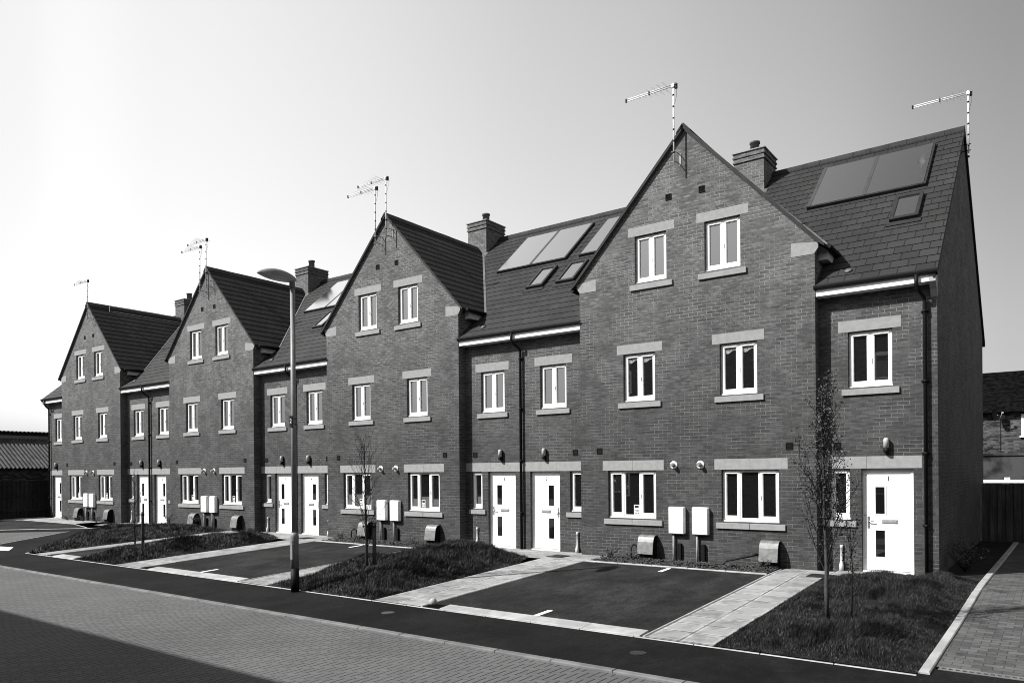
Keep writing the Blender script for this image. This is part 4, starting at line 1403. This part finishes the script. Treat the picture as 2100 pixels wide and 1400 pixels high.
for x, y, h, lab in ((-9.98,-5.52,1.10,'wooden stake beside the bare tree right of the lamp post'),(-20.33,-5.2,1.05,'wooden stake beside the thin bare tree left of the lamp post')):
    t = thing('tree_stake', lab, 'stake', (x, y, 0.), 'stakes beside the bare trees')
    mb = MB(); mb.tube([(x,y,-.1),(x,y,h),(x,y,h+.01)], [.042,.042,.034], 12); mb.build('post', M['timber'], t)
    mb = MB(); mb.tube([(x,y,h-.10),(x,y,h-.04)], .046, 12)
    mb.tube([(x-.16,y-.19,h-.07),(x+.0,y+.0,h-.07)], .014, 6)
    mb.build('tie_strap', M['black'], t)

# ------------------------------------------------------------------ fences and the buildings behind
def fence(label, pts, h, mat, wd=.10):
    p, q = Vector(pts[0]), Vector(pts[1]); L = (q-p).length; d = (q-p)/L; n_ = Vector((-d.y, d.x))
    t = thing('timber_fence', label, 'fence', (p.x, p.y, 0), None)
    mb = MB(); r = random.Random(3)
    n = int(L/wd)
    for i in range(n):
        a = p+d*(i*wd-(.012 if i % 2 else -.004)); b = p+d*((i+1)*wd+(.012 if i % 2 else -.004)); off = n_*(.016 if i % 2 else -.006); th = n_*.02
        hh = h+r.uniform(-.008,.008)
        c = [(a+off),(b+off),(b+off+th),(a+off+th)]
        lo = [(v.x,v.y,-.25) for v in c]; hi = [(v.x,v.y,hh) for v in c]
        mb.face(hi)
        for k_ in range(4): mb.face([lo[k_],lo[(k_+1)%4],hi[(k_+1)%4],hi[k_]])
    mb.build('board_panel', mat, t)
    pb = MB()
    for z in (.35, h*.55, h-.25):
        c = [p+n_*.045, q+n_*.045, q+n_*.09, p+n_*.09]
        lo = [(v.x,v.y,z) for v in c]; hi = [(v.x,v.y,z+.09) for v in c]
        pb.face(hi); pb.face(lo[::-1])
        for k_ in range(4): pb.face([lo[k_],lo[(k_+1)%4],hi[(k_+1)%4],hi[k_]])
    pb.build('rail', mat, t)
    return t
fence('weathered board fence at the end of the driveway', [(.03,9.4),(8.5,9.4)], 1.71, M['timber'])
fence('tall dark board fence at the left end of the terrace', [(-41.2,.9),(-41.2,-14.)], 1.93, M['darktimber'])

# warehouse on the far left
t = thing('warehouse', 'low dark warehouse with ribbed sloping roof behind the left fence', 'warehouse', (-46, 0, 0))
mb = MB(); mb.box(-60, -44.1, -18, 14, -.3, 2.62); mb.build('wall', M['brick_soot'], t)
mb = MB()
y0, y1 = -18., 14.; ny = int((y1-y0)/.052)
pts = []
for i in range(ny+1):
    yy = y0+(y1-y0)*i/ny; ph = (i % 4)
    dz = (.0, .055, .055, .0)[ph]
    pts.append((yy, dz))
for (ya_, da), (yb_, db_) in zip(pts[:-1], pts[1:]):
    mb.face([(-43.75,ya_,2.56+da),(-43.75,yb_,2.56+db_),(-47.,yb_,4.30+db_),(-47.,ya_,4.30+da)])
mb.build('lower_roof', M['sheetroof'], t)
mb = MB(); mb.box(-60, -47.0, -18, 14, 2.63, 4.52); mb.build('clerestory_wall', M['sheetroof2'], t)
mb = MB(); mb.box(-60, -46.98, -18.05, 14.05, 4.521, 4.70); mb.build('gutter', M['black'], t)
mb = MB()
for (ya_, da), (yb_, db_) in zip(pts[:-1], pts[1:]):
    mb.face([(-46.9,ya_,4.71+da),(-46.9,yb_,4.71+db_),(-53.,yb_,4.98+db_),(-53.,ya_,4.98+da)])
mb.build('upper_roof', M['sheetroof'], t)

# old cottage beyond the driveway
t = thing('old_brick_building', 'old sooty brick building with slate roof beyond the driveway fence', 'building', (0, 24, 0))
mb = MB(); mb.box(-14, 16, 24, 31, -.3, 4.72); mb.build('wall', M['brick_soot'], t)
mb = MB()
ov = 23.72
for i in range(9):
    f0, f1 = i/9, (i+1)/9
    a = (ov+(27.5-ov)*f0, 4.68+(6.9-4.68)*f0+.03); b = (ov+(27.5-ov)*f1, 4.68+(6.9-4.68)*f1)
    mb.face([(-14.2,a[0],a[1]),(16.2,a[0],a[1]),(16.2,b[0],b[1]),(-14.2,b[0],b[1])])
    mb.face([(-14.2,a[0],a[1]-.035),(16.2,a[0],a[1]-.035),(16.2,a[0],a[1]),(-14.2,a[0],a[1])])
mb.face([(16.2,31.3,4.68),(-14.2,31.3,4.68),(-14.2,27.5,6.9),(16.2,27.5,6.9)])
mb.face([(-14.2,ov,4.64),(16.2,ov,4.64),(16.2,24.0,4.64),(-14.2,24.,4.64)])
mb.build('roof', M['oldroof'], t)
for xx, yy in ((.60, 4.58), (3.4, 4.58)):
    mb = MB()
    mb.ring(xx-.14, xx+1.0, 3.6, yy, .09, 23.95, 24.05); mb.box(xx-.2, xx+1.06, 23.90, 24.04, 3.52, 3.6)
    mb.box(xx+.39, xx+.47, 23.96, 24.05, 3.69, yy-.09)
    wo = mb.build('window', M['white'], t)
    mb = MB(); pane(mb, xx-.10, xx+.95, 3.65, 4.52, 23.99); mb.build('pane', M['glass'], wo)
mb = MB(); mb.box(-14, 16, 22.5, 23.998, -.3, 2.70); mb.box(-14, 16, 22.44, 23.997, 2.701, 2.80)
mb.build('lean_to', M['render'], t)
mb = MB(); mb.tube([(-.33,23.98,4.35),(-.33,23.98,2.92)], .008, 5); mb.tube([(-.95,23.97,2.95),(-.7,23.97,3.1),(-.33,23.97,2.92),(-.2,23.97,2.9)], .010, 5)
mb.build('cable', M['ink'], t)
t = thing('satellite_dish', 'dark satellite dish on the old brick wall', 'satellite dish', (-.42, 23.7, 4.6))
mb = MB(); cdir = Vector((.5, -.8, .35)).normalized(); cc = Vector((-.42, 23.72, 4.56))
ux = cdir.cross(Vector((0,0,1))).normalized(); uz = ux.cross(cdir)
rows = []
for i in range(6):
    rr = .31*i/5; bow = .07*(i/5)**2
    rows.append([cc+cdir*bow+ux*math.cos(2*math.pi*j/20)*rr*.92+uz*math.sin(2*math.pi*j/20)*rr for j in range(20)])
for i in range(5):
    for j in range(20):
        mb.face([rows[i][j],rows[i][(j+1)%20],rows[i+1][(j+1)%20],rows[i+1][j]], smooth=True)
mb.build('dish', M['dark'], t)
mb = MB(); mb.tube([cc-uz*.28+cdir*.06, cc+cdir*.38-uz*.06], .012, 6); mb.box(cc.x+.17, cc.x+.25, cc.y-.34, cc.y-.27, cc.z+.04, cc.z+.11); mb.tube([cc, (-.40,23.98,4.52)], .02, 6)
mb.build('feed_arm', M['steel'], t)
mb = MB(); mb.cbox(-9, 12, 19.9, 20.15, 1.545, 1.675, .01); mb.box(-9, 12, 19.95, 20.1, -.3, 1.544)
tag(mb.build('garden_wall', [M['white']]), 'long white capped wall in front of the old brick building', 'wall')
t = thing('number_sign', 'small white number board on top of the white wall', 'sign', (.12, 20., 1.676))
mb = MB(); mb.box(.02, .22, 19.98, 20.02, 1.677, 1.775); mb.build('board', M['paper'], t)
lettering('number', '12', .11, (.12, 19.978, 1.728), M['ink'], t)

# the block across the road, behind the viewpoint: it throws the shadow on the near paving
t = thing('brick_building', 'long brick block with pitched roof across the road behind the viewpoint', 'building', (-5, -22, 0))
mb = MB(); mb.box(-21.3, 22, -29, -19.3, -.4, 8.35); mb.build('wall', M['brick'], t)
mb = MB()
mb.prism_x([(-19.05,8.36),(-19.05,8.45),(-24.1,11.2),(-29.25,8.45),(-29.25,8.36)], -21.45, 22.2)
mb.build('roof', M['oldroof'], t)
for zz in (.9, 3.7, 6.3):
    for i in range(9):
        xx = -18.+i*4.4
        fb = MB(); fb.ring(xx, xx+1.2, zz, zz+1.2, .07, -19.29, -19.22); o = fb.build('window', M['white'], t)
        pb = MB(); pb.face([(xx+.07,-19.25,zz+.07),(xx+1.13,-19.25,zz+.07),(xx+1.13,-19.25,zz+1.13),(xx+.07,-19.25,zz+1.13)][::-1]); pb.build('pane', M['glass'], o)

# older terrace across open ground, seen only as dark shapes in the window glass
t = thing('brick_building', 'distant old terrace far across the open ground to the left of the viewpoint', 'building', (-70, -46, 0))
mb = MB(); mb.box(-125, -24, -53, -44, -.4, 5.6); mb.build('wall', M['brick_soot'], t)
mb = MB(); mb.prism_x([(-43.7,5.61),(-43.7,5.7),(-48.5,8.4),(-53.3,5.7),(-53.3,5.61)], -125.3, -23.7); mb.build('roof', M['oldroof'], t)
